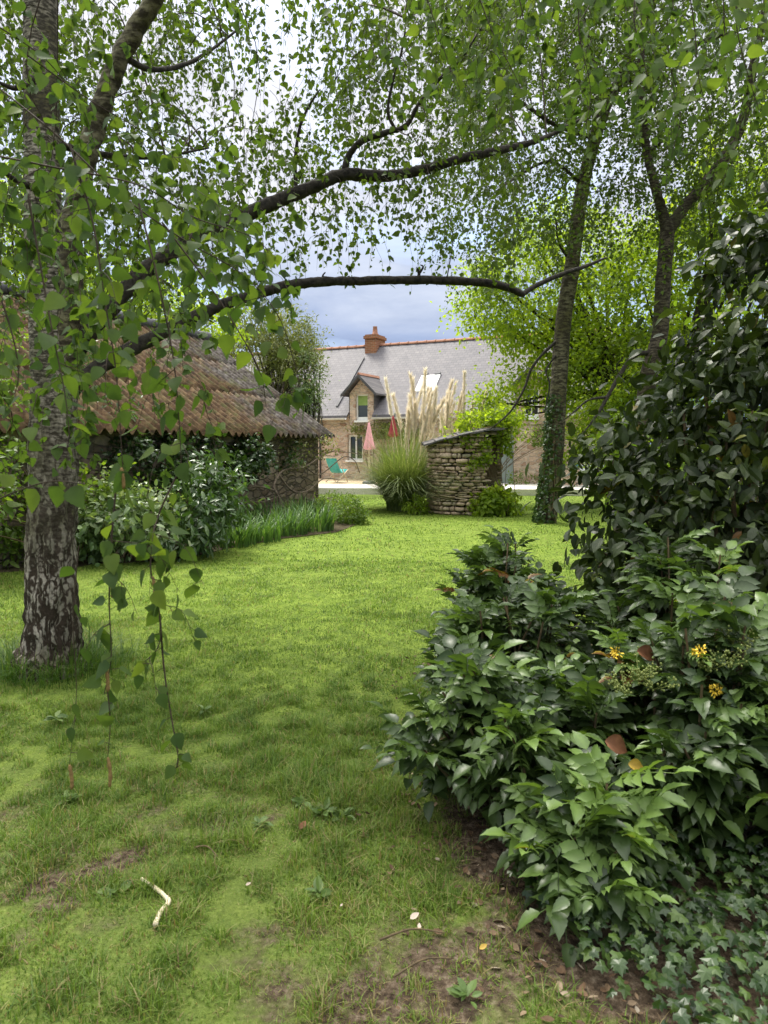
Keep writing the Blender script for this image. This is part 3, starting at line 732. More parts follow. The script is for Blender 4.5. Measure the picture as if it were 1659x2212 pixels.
# local: x along eave (0 at far corner, negative towards the camera), y to the left/back
SLEN, SW, EZ, SS = 12.0, 3.6, 1.74, .68
mb = MB(); mb.box((-SLEN, .28, 0), (-.12, .68, EZ + .1)); mb.prism([(.68, 0), (7., 0), (7., EZ), (3.6, 4.0), (.68, EZ + .3)], 'x', -.52, -.12)
mb.prism([(.68, 0), (7., 0), (7., EZ), (3.6, 4.0), (.68, EZ + .3)], 'x', -SLEN, -SLEN + .4); mb.box((-SLEN + .4, 6.6, 0), (-.52, 7., EZ))
mb.build('wall', M['shed_stone'], shed, False, False)
mb = MB(); lam = .22; nxs = int(SLEN / lam * 8)
xsl = np.linspace(-SLEN - .2, .12, nxs)
def sheet(ya, yb, lift, flip=False):
    rows = 5; V = []
    for th in (0, -.018):
        for r_ in range(rows):
            y = ya + (yb - ya) * r_ / (rows - 1)
            for x in xsl:
                j = mnoise.noise(Vector((x * .5, y * .6, 4.))) * .022 + mnoise.noise(Vector((x * 4, y * 3, 9.))) * .012
                z = EZ + SS * y + lift + .048 * math.sin(2 * math.pi * x / lam) + j + th
                yy = (7.2 - y) if flip else y
                ye = yy + (mnoise.noise(Vector((x * 3., 1., 1.))) * .04 if r_ == 0 else 0)
                V.append((x, ye, z))
    n = nxs; F = []
    K = rows * n
    for r_ in range(rows - 1):
        for i in range(n - 1):
            a_ = r_ * n + i; F += [(a_, a_+1, a_+n+1, a_+n), (K+a_, K+a_+n, K+a_+n+1, K+a_+1)]
    for i in range(n - 1): F += [(i, K+i, K+i+1, i+1), ((rows-1)*n+i, (rows-1)*n+i+1, K+(rows-1)*n+i+1, K+(rows-1)*n+i)]
    for r_ in range(rows - 1):
        a_ = r_ * n; F += [(a_, a_+n, K+a_+n, K+a_)]; a_ += n - 1; F += [(a_, K+a_, K+a_+n, a_+n)]
    mb.add(V, F)
sheet(-.06, 1.35, .10); sheet(1.27, 2.6, .114); sheet(2.52, 3.62, .128)
sheet(-.06, 3.6, .10, True)
rf = mb.build('roof', M['shed_roof'], shed, False)
mb = MB(); mb.tube([(x, 3.6, EZ + SS * 3.6 + .19 + .02 * math.sin(x * 3)) for x in np.linspace(-SLEN - .2, .12, 40)], .13, 10); mb.build('ridge_capping', M['lead'], rf, False)
def shed_pt(x, y, z):
    c, s_ = math.cos(sa), math.sin(sa); return np.array([SC[0] + x * c - y * s_, SC[1] + x * s_ + y * c, z])

# ------------------------------------------------------------------ round stone well house
wc = P(1003, 1000, 16.45)[:2]; WR = .78
well = thing('stone_well', 'round dry stone well house with slab roof at the end of the lawn', 'well', (wc[0], wc[1], 0))
def stone_t():
    n = 3; V = []; idx = {}
    F = []
    def vid(p):
        k = tuple(np.round(p, 4))
        if k not in idx:
            idx[k] = len(V); q = np.array(p, float); l = (np.abs(q) ** 5).sum() ** (1 / 5); V.append(q / l)
        return idx[k]
    for ax in range(3):
        for sg in (-1, 1):
            for i in range(n):
                for j in range(n):
                    cs = []
                    for di, dj in ((0, 0), (1, 0), (1, 1), (0, 1)):
                        p = [0, 0, 0]; p[ax] = sg; p[(ax+1) % 3] = -1 + 2*(i+di)/n; p[(ax+2) % 3] = -1 + 2*(j+dj)/n; cs.append(vid(p))
                    F.append(tuple(cs if sg > 0 else cs[::-1]))
    return tmpl(np.array(V), F)
T_stone = stone_t()
pos = []; R_ = []; sc = []; vr = []
def roof_z(x): return 1.64 + .36 * math.sin((x + .95) / 1.9 * math.pi / 2 * .95)
z = .0
while z < 2.1:
    h = random.choice((.035, .045, .055, .07, .09, .12)) * random.uniform(.85, 1.15); a = random.uniform(0, .3)
    a_end = a + 2 * math.pi
    while a < a_end:
        w = random.uniform(.08, .36) * (1.15 if h < .07 else .85); da = w / WR
        am = a + da / 2; aa = (am + math.pi) % (2 * math.pi) - math.pi          # 0 = +x (right), -pi/2 = towards camera
        px_ = WR * math.cos(am)
        isdoor = -1.02 < aa < -.25 and z < 1.75
        if z + h / 2 < roof_z(px_) - .02 and not isdoor:
            rr = WR + random.uniform(-.05, .025)
            pos.append((rr * math.cos(am), rr * math.sin(am), z + h / 2)); ca, sa_ = math.cos(am), math.sin(am)
            tl = random.gauss(0, .06)
            t1 = np.array([-sa_ * math.cos(tl), ca * math.cos(tl), math.sin(tl)]); r1 = np.array([ca, sa_, 0]); u1 = np.cross(r1, t1)
            R_.append(np.stack([r1, t1, u1], -1)); sc.append((random.uniform(.10, .13), w / 2 * .97, h / 2 * random.uniform(.72, 1.06))); vr.append(random.uniform(0, 1))
        a += da
    z += h
mb = MB(); mb.inst(T_stone, np.array(pos), np.array(R_), np.array(sc), np.array(vr)); mb.A[-1] = np.clip(mb.A[-1], 0, 1)
mb.V[-1] = mb.V[-1] + rng.normal(size=mb.V[-1].shape) * .006
wl_ = mb.build('wall', M['dry_stone'], well, False)
mb = MB(); ang = np.linspace(-.22, 2 * math.pi - 1.05, 40); ri, ro = WR - .22, WR - .07
V = [(r * math.cos(a), r * math.sin(a), zz) for a in ang for r, zz in ((ri, 0), (ro, 0), (ro, 1), (ri, 1))]
V = [(x, y, 0 if zz == 0 else roof_z(x) - .05) for x, y, zz in V]
F = []
for i in range(39):
    for k in range(4): F.append((4*i+k, 4*i+(k+1) % 4, 4*i+4+(k+1) % 4, 4*i+4+k))
F += [(0, 1, 2, 3), (4*39+3, 4*39+2, 4*39+1, 4*39)]
mb.add(V, F); mb.build('wall_core', M['core'], well, False, False)
# plank door on its right-front side
mb = MB(); angs = np.linspace(-1.04, -.23, 6)
for k in range(5):
    p0 = np.array([math.cos(angs[k]), math.sin(angs[k])]) * (WR - .02); p1 = np.array([math.cos(angs[k+1]), math.sin(angs[k+1])]) * (WR - .02)
    d = (p1 - p0) * .03; p0 = p0 + d; p1 = p1 - d; nn = np.array([p1[1]-p0[1], -(p1[0]-p0[0])]); nn /= np.linalg.norm(nn); q0 = p0 - nn * .03; q1 = p1 - nn * .03
    mb.prism([tuple(p0), tuple(p1), tuple(q1), tuple(q0)], 'z', .05, 1.72 + random.uniform(-.01, .01))
mb.build('door', M['dark_wood'], well, False, False)
# slab roof: overlapping slates on a rising curve
mb = MB(); N_ = 26
def roof_row(x0, x1, lift):
    ys_ = np.linspace(-1, 1, N_); V = []
    for th in (0, -.035):
        for xx in (x0, x1):
            for yv in ys_:
                half = math.sqrt(max(0.02, 1 - (min(.98, abs((x0 + x1) / 2) / 1.02)) ** 2)) * 1.0
                jx = xx + (random.uniform(-.03, .03) if th == 0 else 0)
                V.append((jx, yv * half, roof_z(xx) + lift + th - .05 * yv * yv + random.uniform(-.008, .008)))
    K = 2 * N_; F = []
    for i in range(N_ - 1): F += [(i, N_+i, N_+i+1, i+1), (K+i, K+i+1, K+N_+i+1, K+N_+i), (i, i+1, K+i+1, K+i), (N_+i, K+N_+i, K+N_+i+1, N_+i+1)]
    F += [(0, K, K+N_, N_), (N_-1, 2*N_-1, K+2*N_-1, K+N_-1)]
    mb.add(V, F)
xr = np.linspace(-1.0, 1.0, 9)
for k in range(8): roof_row(xr[k], xr[k+1] + .06, .012 * (8 - k) * .0 + .02 + (.014 if k % 2 else 0))
mb.build('roof', M['slate_dark'], well, False, False)

# ------------------------------------------------------------------ birches: trunks and limbs
def limb(parent, name, pts, r, mat, seg=10, n=40, disp=None):
    pth, rr = smooth_path(pts, n, r); m_ = MB(); m_.tube(pth, rr, seg, disp=disp); m_.build(name, mat, parent); return pth
def rough(depth, freq):
    def f(p, r, t, w): return r * .22 * mnoise.noise(Vector(tuple(p * freq))) + depth * mnoise.noise(Vector(tuple(p * freq * 3)))
    return f
b0 = P(112, 1485, 4.82)
birch1 = thing('birch_tree', 'birch at the left edge with deeply fissured pale and dark bark', 'tree', (b0[0], b0[1], 0), group='birch trees')
tr = [np.array([b0[0] + .01, b0[1], -.1]), np.array([b0[0], b0[1], .08])] + pix([(113, 1380, 4.82), (113, 1200, 4.82), (116, 1000, 4.83), (118, 860, 4.85), (112, 720, 4.88), (98, 580, 4.92), (90, 400, 4.97), (88, 200, 5.0), (86, 0, 5.05), (78, -300, 5.1), (70, -800, 5.2)])
limb(birch1, 'trunk', tr, [.33, .245, .192, .172, .162, .155, .146, .130, .118, .114, .108, .095, .06], M['birch_bark'], 72, 240, bark_disp(.045, 17.))
skel1 = []
skel1.append(limb(birch1, 'limb', pix([(140, 790, 4.86), (152, 650, 4.82), (156, 500, 4.80), (172, 400, 4.76), (216, 240, 4.70), (262, 120, 4.65), (322, 18, 4.60), (400, -120, 4.5), (540, -360, 4.4), (700, -700, 4.3)]), [.075, .072, .07, .066, .062, .058, .052, .045, .035, .02], M['birch_bark_green'], 18, 90, rough(.006, 14)))
BA = pix([(150, 770, 4.87), (200, 705, 4.9), (240, 662, 4.95), (300, 597, 5.05), (365, 548, 5.15), (430, 512, 5.25), (500, 478, 5.35), (600, 434, 5.5), (680, 402, 5.6), (742, 378, 5.7), (830, 380, 5.8), (920, 366, 5.9), (1000, 342, 6.0), (1092, 322, 6.1), (1170, 300, 6.2), (1260, 255, 6.3)])
skel1.append(limb(birch1, 'limb', BA, [.07, .065, .062, .058, .056, .054, .052, .050, .049, .050, .042, .039, .036, .032, .022, .01], M['branch'], 16, 120, rough(.007, 16)))
BB = pix([(140, 850, 4.88), (220, 790, 4.95), (300, 745, 5.1), (400, 695, 5.25), (490, 655, 5.4), (560, 634, 5.5), (620, 617, 5.6), (690, 609, 5.7), (770, 607, 5.8), (880, 605, 5.95), (1000, 607, 6.1), (1080, 616, 6.2), (1132, 637, 6.3)])
skel1.append(limb(birch1, 'limb', BB, [.06, .055, .05, .046, .042, .040, .039, .037, .035, .035, .036, .035, .026], M['branch'], 16, 120, rough(.006, 18)))
def twigl(par, pts, r, n=24): return limb(par, 'branch', pix(pts), r, M['branch'], 8, n, rough(.003, 30))
skel1.append(twigl(birch1, [(1128, 636, 6.3), (1160, 616, 6.4), (1215, 592, 6.5), (1262, 576, 6.6), (1312, 556, 6.7)], [.022, .022, .021, .018, .008]))
skel1.append(twigl(birch1, [(742, 376, 5.7), (752, 340, 5.7), (780, 306, 5.65), (835, 286, 5.6), (876, 272, 5.6), (905, 225, 5.55), (950, 170, 5.5), (992, 132, 5.4), (1040, 60, 5.3)], [.027, .026, .024, .022, .019, .014, .012, .01, .005], 40))
skel1.append(twigl(birch1, [(640, 415, 5.55), (638, 345, 5.55), (648, 275, 5.5), (668, 228, 5.5), (692, 192, 5.45)], [.016, .014, .012, .010, .004]))
skel1.append(twigl(birch1, [(856, 284, 5.6), (838, 240, 5.6), (850, 170, 5.6), (872, 90, 5.6), (880, -20, 5.6)], [.013, .012, .010, .008, .004]))
skel1.append(twigl(birch1, [(902, 604, 6.0), (905, 590, 6.0), (900, 578, 5.98)], [.016, .014, .006], 8))
skel1.append(twigl(birch1, [(905, 591, 6.0), (914, 577, 6.0), (908, 572, 6.0)], [.011, .009, .004], 8))
skel1.append(twigl(birch1, [(700, 609, 5.7), (697, 596, 5.7), (703, 588, 5.7)], [.010, .008, .004], 8))
skel1.append(twigl(birch1, [(756, 606, 5.8), (752, 600, 5.8), (755, 596, 5.8)], [.016, .012, .006], 8))
skel1.append(twigl(birch1, [(100, 420, 4.9), (60, 400, 4.7), (20, 380, 4.5), (-30, 330, 4.4)], [.03, .022, .016, .008]))
skel1.append(twigl(birch1, [(95, 150, 4.95), (40, 190, 4.8), (-20, 170, 4.6)], [.025, .018, .008]))
skel1.append(twigl(birch1, [(262, 120, 4.65), (330, 150, 4.8), (420, 130, 5.2), (520, 60, 5.6)], [.024, .018, .014, .006]))
skel1.append(twigl(birch1, [(90, 300, 4.97), (200, 330, 5.3), (330, 340, 5.8), (450, 320, 6.2)], [.03, .022, .016, .006]))

b1 = P(1180, 1140, 14.2)
birch2 = thing('birch_tree', 'slender leaning birch with ivied foot right of the stone well', 'tree', (b1[0], b1[1], 0), group='birch trees')
tr2 = [np.array([b1[0] - .03, b1[1], -.1])] + pix([(1180, 1125, 14.2), (1190, 1050, 14.2), (1199, 970, 14.2), (1206, 850, 14.2), (1217, 700, 14.2), (1236, 570, 14.1), (1256, 420, 14.), (1281, 315, 13.9), (1304, 240, 13.8), (1345, 160, 13.6), (1390, 60, 13.4), (1430, -80, 13.2), (1470, -300, 13.)])
limb(birch2, 'trunk', tr2, [.25, .22, .188, .174, .168, .162, .148, .132, .12, .112, .095, .08, .06, .03], M['birch_bark_green'], 40, 140, bark_disp(.02, 9.))
skel2 = [limb(birch2, 'limb', pix([(1300, 250, 13.8), (1290, 180, 13.5), (1270, 90, 13.2), (1240, -40, 12.8)]), [.09, .08, .06, .03], M['birch_bark_green'], 12, 40)]
skel2.append(twigl(birch2, [(1205, 735, 14.2), (1172, 765, 14.0), (1146, 800, 13.9), (1132, 840, 13.8), (1100, 892, 13.7), (1058, 928, 13.6)], [.035, .03, .028, .024, .02, .008]))
skel2.append(twigl(birch2, [(1200, 768, 14.1), (1180, 800, 14.0), (1187, 832, 13.9), (1177, 890, 13.8)], [.022, .018, .016, .006]))
skel2.append(twigl(birch2, [(1232, 560, 14.1), (1215, 540, 14.0), (1205, 515, 13.9), (1200, 470, 13.8)], [.035, .028, .022, .008]))
skel2.append(twigl(birch2, [(1290, 300, 13.9), (1200, 270, 13.), (1120, 220, 12.4), (1040, 200, 12.)], [.05, .04, .03, .01]))
skel2.append(twigl(birch2, [(1262, 400, 14.), (1190, 350, 13.6), (1120, 380, 13.2), (1050, 430, 12.8)], [.04, .03, .022, .008]))
skel2.append(twigl(birch2, [(1330, 180, 13.7), (1420, 150, 13.), (1520, 90, 12.4), (1620, 60, 12.)], [.06, .05, .035, .01]))

b2 = P(1385, 900, 12.6)
tree3 = thing('forked_tree', 'dark forked tree standing inside the shrubbery right of the leaning birch', 'tree', (b2[0] - .2, b2[1], 0))
limb(tree3, 'trunk', [np.array([b2[0] - .25, b2[1], -.1])] + pix([(1375, 1000, 12.6), (1392, 880, 12.6), (1404, 800, 12.6), (1426, 715, 12.6), (1433, 600, 12.6), (1441, 505, 12.6), (1438, 480, 12.6)]), [.20, .18, .165, .155, .14, .13, .125, .11], M['grey_bark'], 28, 90, bark_disp(.015, 12.))
skel3 = [limb(tree3, 'limb', pix([(1440, 500, 12.6), (1430, 455, 12.6), (1416, 405, 12.5), (1398, 330, 12.5), (1390, 250, 12.4), (1384, 160, 12.3), (1392, 40, 12.2), (1400, -100, 12.)]), [.10, .085, .075, .068, .06, .055, .045, .02], M['grey_bark'], 14, 60, rough(.006, 12)),
         limb(tree3, 'limb', pix([(1441, 505, 12.6), (1480, 446, 12.7), (1530, 388, 12.8), (1572, 330, 12.9), (1606, 255, 13.), (1624, 160, 13.), (1650, 30, 13.), (1680, -120, 13.)]), [.11, .10, .10, .095, .085, .075, .06, .03], M['grey_bark'], 14, 60, rough(.006, 12))]
skel3.append(twigl(tree3, [(1412, 762, 12.6), (1370, 768, 12.5), (1338, 812, 12.4), (1312, 858, 12.3), (1290, 896, 12.2), (1258, 938, 12.1)], [.05, .045, .04, .034, .026, .008], 36))
skel3.append(twigl(tree3, [(1312, 858, 12.3), (1272, 864, 12.2), (1242, 888, 12.1), (1212, 912, 12.0)], [.024, .02, .015, .006]))
skel3.append(twigl(tree3, [(1338, 812, 12.4), (1332, 790, 12.35), (1348, 770, 12.3)], [.012, .010, .005], 10))
skel3.append(twigl(tree3, [(1300, 880, 12.25), (1320, 920, 12.1), (1330, 960, 12.)], [.014, .010, .004], 10))
skel3.append(twigl(tree3, [(1400, 330, 12.5), (1450, 290, 12.2), (1510, 240, 12.)], [.025, .018, .008], 12))

# canopies as pendulous twigs; density map over the view (columns 138 px, rows 70 px)
DM = np.array([
 [.80,.80,.70,.75,.18,.75,.90,1.,1.,1.,1.,1.],
 [.80,.65,.80,.75,.04,.70,.90,1.,1.,1.,1.,1.],
 [.80,.65,.90,.45,.0,.80,.75,1.,1.,1.,1.,1.],
 [.80,.75,.90,.10,.34,.80,.65,.9,1.,.9,.9,1.],
 [.90,.85,.75,.50,.60,.65,.60,.8,.8,.55,.9,1.],
 [.90,.90,.75,.62,.60,.60,.60,.75,.8,.55,.8,.9],
 [.90,.95,.80,.80,.50,.70,.50,.65,.7,.55,.5,.5],
 [.80,.95,.80,.75,.32,.35,.22,.6,.6,.4,.3,.3],
 [.60,.80,.70,.55,.08,.03,.03,.35,.25,.1,.1,.1],
 [.40,.60,.50,.40,.02,0,0,.05,.05,0,0,0]])
def sample_map(n, ulo, uhi, vlo=-40, vhi=690, gain=1.0):
    u = rng.uniform(ulo, uhi, n); v = rng.uniform(vlo, vhi, n)
    gu = np.clip((u - 69) / 138.2, 0, 10.999); gv = np.clip((v - 35) / 70., 0, 8.999)
    i = gu.astype(int); j = gv.astype(int); fu = gu - i; fv = gv - j
    d = (DM[j, i]*(1-fu)+DM[j, i+1]*fu)*(1-fv) + (DM[j+1, i]*(1-fu)+DM[j+1, i+1]*fu)*fv
    cl = vnoise(u, v, .018, 31) * .6 + vnoise(u, v, .045, 32) * .5
    k = rng.uniform(size=n) < np.clip(d * gain * (1 + .9 * cl), 0, 1)
    return u[k], v[k]
def connect(m_, skels, targets, r=.006):
    sk = np.concatenate(skels)
    for t in targets:
        d = np.linalg.norm(sk - t, axis=1); s0 = sk[np.argmin(d + rng.uniform(0, .7, len(d)))]
        L = np.linalg.norm(t - s0)
        if L > 2.2: continue
        mid = (s0 + t) / 2 + np.array([0, 0, .22 * L]) + rng.normal(size=3) * .06 * L
        q = smooth_path([s0, s0 * .6 + mid * .4 + rng.normal(size=3) * .03 * L, mid, t * .6 + mid * .4 + rng.normal(size=3) * .04 * L, t], 12)
        m_.tube(q, np.linspace(r * min(2., .6 + L * .5), r * .4, 12), 5, cap=False)
def canopy(par, skels, n, ulo, uhi, dlo, dhi, leaf, Lr, nconn, gain=1.0, T=T_birch, vlo=-40, vhi=690, var=(0, .9)):
    u, v = sample_map(n, ulo, uhi, vlo, vhi, gain)
    D = rng.uniform(dlo, dhi, len(u)); L = rng.uniform(*Lr, len(u))
    st = PV(u, v, D) + np.stack([0*L, 0*L, L * .45], -1)
    a, b = MB(), MB()
    hang_twigs(st, L, a, b, T, leaf, var=var)
    connect(a, skels, st[rng.choice(len(st), nconn, replace=False)])
    b.build('crown', M['birch_leaf'], par, smooth=False, extra=[(a, M['twig'])])
canopy(birch1, skel1, 9000, -120, 1130, 5.0, 8.6, .053, (.22, .6), 50, .60)
canopy(birch2, skel2 + [np.array(tr2[7:])], 8200, 930, 1560, 12.5, 17.0, .072, (.3, .8), 40, .54)
canopy(tree3, skel3, 5600, 1180, 1780, 11.2, 15., .072, (.3, .8), 30, .50)
# upper crowns, above the frame
def upper(par, c, r, n, leaf=.075):
    m_ = MB(); clumped([(np.array(c), np.array(r), 1.)], n, leaf, 160, .3, T_simple, m_); m_.build('upper_crown', M['birch_leaf'], par, smooth=False)
upper(birch1, (-2.2, 6.0, 7.6), (2.4, 2.0, 1.6), 1500)
upper(birch2, (4.0, 13.2, 11.2), (2.2, 2.0, 1.4), 2500, .10)

# ------------------------------------------------------------------ overhanging birch: sprays of large leaves close to the camera
ov = thing('overhanging_birch', 'birch whose long hanging sprays of large leaves dangle close in front', 'tree', (-2.1, -1.6, 0), group='birch trees')
limb(ov, 'trunk', [(-2.1, -1.6, -.1), (-2.1, -1.6, .4), (-2.05, -1.5, 2.), (-1.95, -1.4, 4.), (-1.8, -1.2, 6.), (-1.6, -1.0, 8.)], [.24, .2, .17, .14, .11, .05], M['birch_bark'], 28, 80, bark_disp(.02, 14))
bo = [limb(ov, 'limb', [(-2.0, -1.45, 3.2), (-1.5, -.6, 3.55), (-1.2, .6, 3.5), (-1.1, 1.8, 3.5), (-1.0, 3.0, 3.9)], [.07, .06, .045, .03, .012], M['branch'], 10, 40),
      limb(ov, 'limb', [(-1.95, -1.4, 3.8), (-1.0, -.4, 4.4), (.1, .9, 4.6), (1.0, 2.2, 4.4), (1.7, 3.4, 4.0)], [.07, .06, .05, .03, .012], M['branch'], 10, 40),
      limb(ov, 'limb', [(-2.0, -1.4, 4.6), (-2.4, .0, 5.0), (-2.6, 1.6, 4.8), (-2.5, 3., 4.2)], [.06, .05, .03, .012], M['branch'], 10, 40)]
def spray(pts, r=(.0026, .0009), leaf=.05, step=.045, side=True, T=T_birch_near, catk=()):
    """one hanging spray: twig, foliage and catkins"""
    pth = smooth_path(pix(pts), 50)
    tw = MB(); tw.tube(pth, np.linspace(r[0], r[1], 50), 6, cap=False)
    lf = MB(); L = np.linalg.norm(np.diff(pth, axis=0), axis=1).sum()
    paths = [pth]
    if side:
        for k in range(int(L / .13)):
            i = random.randint(4, 46); s0 = pth[i]; d = nrm(np.array([random.gauss(0, 1), random.gauss(0, .8), -.3]))
            ln = random.uniform(.07, .2)
            q = smooth_path([s0, s0 + d * ln * .5 + np.array([0, 0, -.01]), s0 + d * ln * .8 + np.array([0, 0, -ln * .55])], 10)
            tw.tube(q, np.linspace(r[1] * 1.2, r[1] * .5, 10), 5, cap=False); paths.append(q)
    for q in paths:
        Lq = np.linalg.norm(np.diff(q, axis=0), axis=1).sum(); n = max(2, int(Lq / step))
        t = (np.arange(n) + rng.uniform(.2, .8, n)) / n * (len(q) - 1.01); i = t.astype(int); f = (t - i)[:, None]
        p0 = q[i] * (1 - f) + q[i + 1] * f
        pd = rng.normal(size=(n, 3)) * .8 + np.array([0, 0, -.35]); pd = nrm(pd)
        pl = rng.uniform(.012, .022, n)[:, None]; base = p0 + pd * pl
        for a_, b_ in zip(p0, base): tw.tube([a_, (a_ + b_) / 2, b_], [.0009, .0007, .0006], 4, cap=False)
        ax = nrm(pd * .6 + rng.normal(size=(n, 3)) * .45 + np.array([0, 0, -.75]))
        nn = rng.normal(size=(n, 3)) * .7 + np.array([0, -.5, .45])
        lf.inst(T, base, frame(ax, nn), leaf * rng.uniform(.62, 1.2, n), rng.uniform(0, .95, n))
    s_ = tw.build('spray', M['twig'], ov); WM[s_.name] = WM[ov.name].copy()
    lf.build('foliage', M['near_leaf'], s_, smooth=True)
    for (u, v, Y, ln) in catk:
        c0 = P(u, v, Y); m_ = MB(); z_ = np.linspace(0, ln, 14)
        m_.tube([c0 + np.array([.004 * math.sin(zz * 40), 0, -zz]) for zz in z_], [.002] + [.0042 + .0007 * math.sin(zz * 900) for zz in z_[1:-1]] + [.002], 10); m_.build('catkin', M['catkin'], s_)
    return pth
sp = []
A_ = sp.append
A_(spray([(-40, 160, 2.0), (120, 290, 1.95), (260, 420, 1.95), (400, 520, 2.0), (520, 590, 2.05), (600, 680, 2.1), (640, 800, 2.1), (655, 870, 2.1)], leaf=.052))
A_(spray([(-40, 330, 1.8), (110, 360, 1.8), (300, 400, 1.9), (420, 470, 2.0), (540, 510, 2.1), (600, 560, 2.15)], leaf=.052))
A_(spray([(150, 310, 1.7), (200, 480, 1.68), (225, 640, 1.66), (250, 800, 1.65), (262, 960, 1.64), (268, 1060, 1.64)], leaf=.05, catk=[(262, 1010, 1.63, .05)]))
A_(spray([(300, 440, 1.75), (340, 600, 1.72), (372, 760, 1.7), (385, 880, 1.7), (392, 1010, 1.7)], leaf=.052))
A_(spray([(60, 420, 1.5), (85, 560, 1.5), (110, 700, 1.48), (140, 850, 1.47), (150, 940, 1.46)], leaf=.048, step=.055))
A_(spray([(350, 480, 1.9), (440, 600, 1.9), (500, 690, 1.9), (560, 800, 1.9), (575, 880, 1.9)], leaf=.052))
A_(spray([(-30, 560, 1.6), (20, 700, 1.6), (40, 800, 1.6), (30, 860, 1.6)], leaf=.048, step=.06))
A_(spray([(-30, 1090, 1.7), (40, 1060, 1.68), (110, 1040, 1.66), (180, 1045, 1.65)], leaf=.055, step=.05, side=False))
A_(spray([(250, 1060, 1.64), (240, 1180, 1.62), (236, 1300, 1.6), (240, 1420, 1.58), (225, 1500, 1.57)], leaf=.044, step=.026, side=True, catk=[(238, 1235, 1.61, .062), (228, 1440, 1.57, .06)]))
A_(spray([(390, 1010, 1.7), (340, 1120, 1.66), (325, 1220, 1.64), (345, 1330, 1.62), (340, 1400, 1.6), (285, 1450, 1.6)], leaf=.044, step=.028, catk=[(330, 1245, 1.63, .07)]))
A_(spray([(345, 1330, 1.62), (355, 1450, 1.6), (372, 1560, 1.58), (385, 1640, 1.56), (376, 1665, 1.56)], leaf=.042, step=.03, side=False))
A_(spray([(232, 1490, 1.57), (238, 1560, 1.56), (233, 1636, 1.55)], r=(.0016, .0008), leaf=.036, step=.05, side=False, catk=[(233, 1636, 1.55, .072)]))
A_(spray([(170, 1180, 1.6), (158, 1340, 1.58), (165, 1500, 1.56), (150, 1652, 1.55)], r=(.0014, .0006), leaf=.036, step=.07, side=False, catk=[(150, 1652, 1.55, .06)]))
A_(spray([(60, 120, 2.2), (200, 220, 2.3), (330, 300, 2.4), (470, 430, 2.5)], leaf=.052))
A_(spray([(-30, 40, 2.4), (100, 130, 2.5), (180, 240, 2.6), (210, 330, 2.6)], leaf=.052))
# top right
for (a, b, c, d) in (((900, -80, 2.9), (930, 20, 2.9), (960, 110, 2.9), (985, 190, 2.9)), ((1010, -80, 2.7), (1060, 60, 2.7), (1120, 180, 2.7), (1160, 300, 2.7)), 
                     ((1260, -80, 2.6), (1250, 60, 2.6), (1275, 190, 2.6), (1265, 280, 2.6)), ((1380, -80, 2.3), (1370, 40, 2.3), (1395, 150, 2.3), (1420, 260, 2.3)), ((1480, -80, 2.4), (1500, 60, 2.4), (1510, 170, 2.4), (1540, 280, 2.4)),
                     ((1600, -80, 2.1), (1590, 40, 2.1), (1610, 140, 2.1), (1640, 240, 2.1)), ((1100, -80, 3.2), (1130, 60, 3.2), (1080, 170, 3.2), (1070, 260, 3.2)), 
                     ((1440, -60, 3.2), (1445, 120, 3.2), (1470, 240, 3.2), (1450, 340, 3.2)), ((1560, -60, 3.0), (1570, 140, 3.0), (1590, 280, 3.0), (1560, 400, 3.0)), ((820, -80, 3.4), (840, 10, 3.4), (835, 80, 3.4), (850, 130, 3.4)), ((700, -80, 3.6), (720, -20, 3.6), (735, 40, 3.6), (730, 90, 3.6))):
    A_(spray([a, b, c, d], leaf=.052, step=.05))
def near_layer(n, ulo, uhi, vlo, vhi, dlo, dhi, leaf, nc):
    u = rng.uniform(ulo, uhi, n); v = rng.uniform(vlo, vhi, n); D = rng.uniform(dlo, dhi, n); L = rng.uniform(.15, .42, n)
    k = rng.uniform(size=n) < np.clip(.75 + 1.1 * vnoise(u, v, .012, 41), .1, 1); u, v, D, L = u[k], v[k], D[k], L[k]
    st = PV(u, v, D) + np.stack([0*L, 0*L, L * .5], -1); a, b = MB(), MB()
    hang_twigs(st, L, a, b, T_birch_near, leaf, step=.034, r0=.0018); st2 = st[st[:, 2] > 2.9]
    if nc and len(st2) >= nc: connect(a, bo, st2[rng.choice(len(st2), nc, replace=False)], .004)
    b.build('foliage', M['near_leaf'], ov, smooth=True, extra=[(a, M['twig'])])
near_layer(330, 900, 1720, -60, 250, 2.6, 5.6, .048, 8)
near_layer(36, 1380, 1720, 200, 400, 3.2, 5.6, .05, 0)
near_layer(80, -60, 560, 60, 560, 2.3, 4.2, .052, 4)
near_layer(110, 120, 600, 420, 760, 2.2, 3.6, .055, 0)
near_layer(70, -60, 220, 60, 900, 2.4, 4.0, .05, 0)
near_layer(60, -60, 420, 700, 1050, 2.0, 3.6, .05, 0)

# the crown over the camera (out of frame): it shades the foreground
m_ = MB(); clumped([(np.array([-2.8, -2.4, 6.8]), np.array([2.6, 1.8, 1.4]), 1.)], 3000, .08, 80, .34, T_simple, m_)
m_.build('crown', M['birch_leaf'], ov, smooth=False)

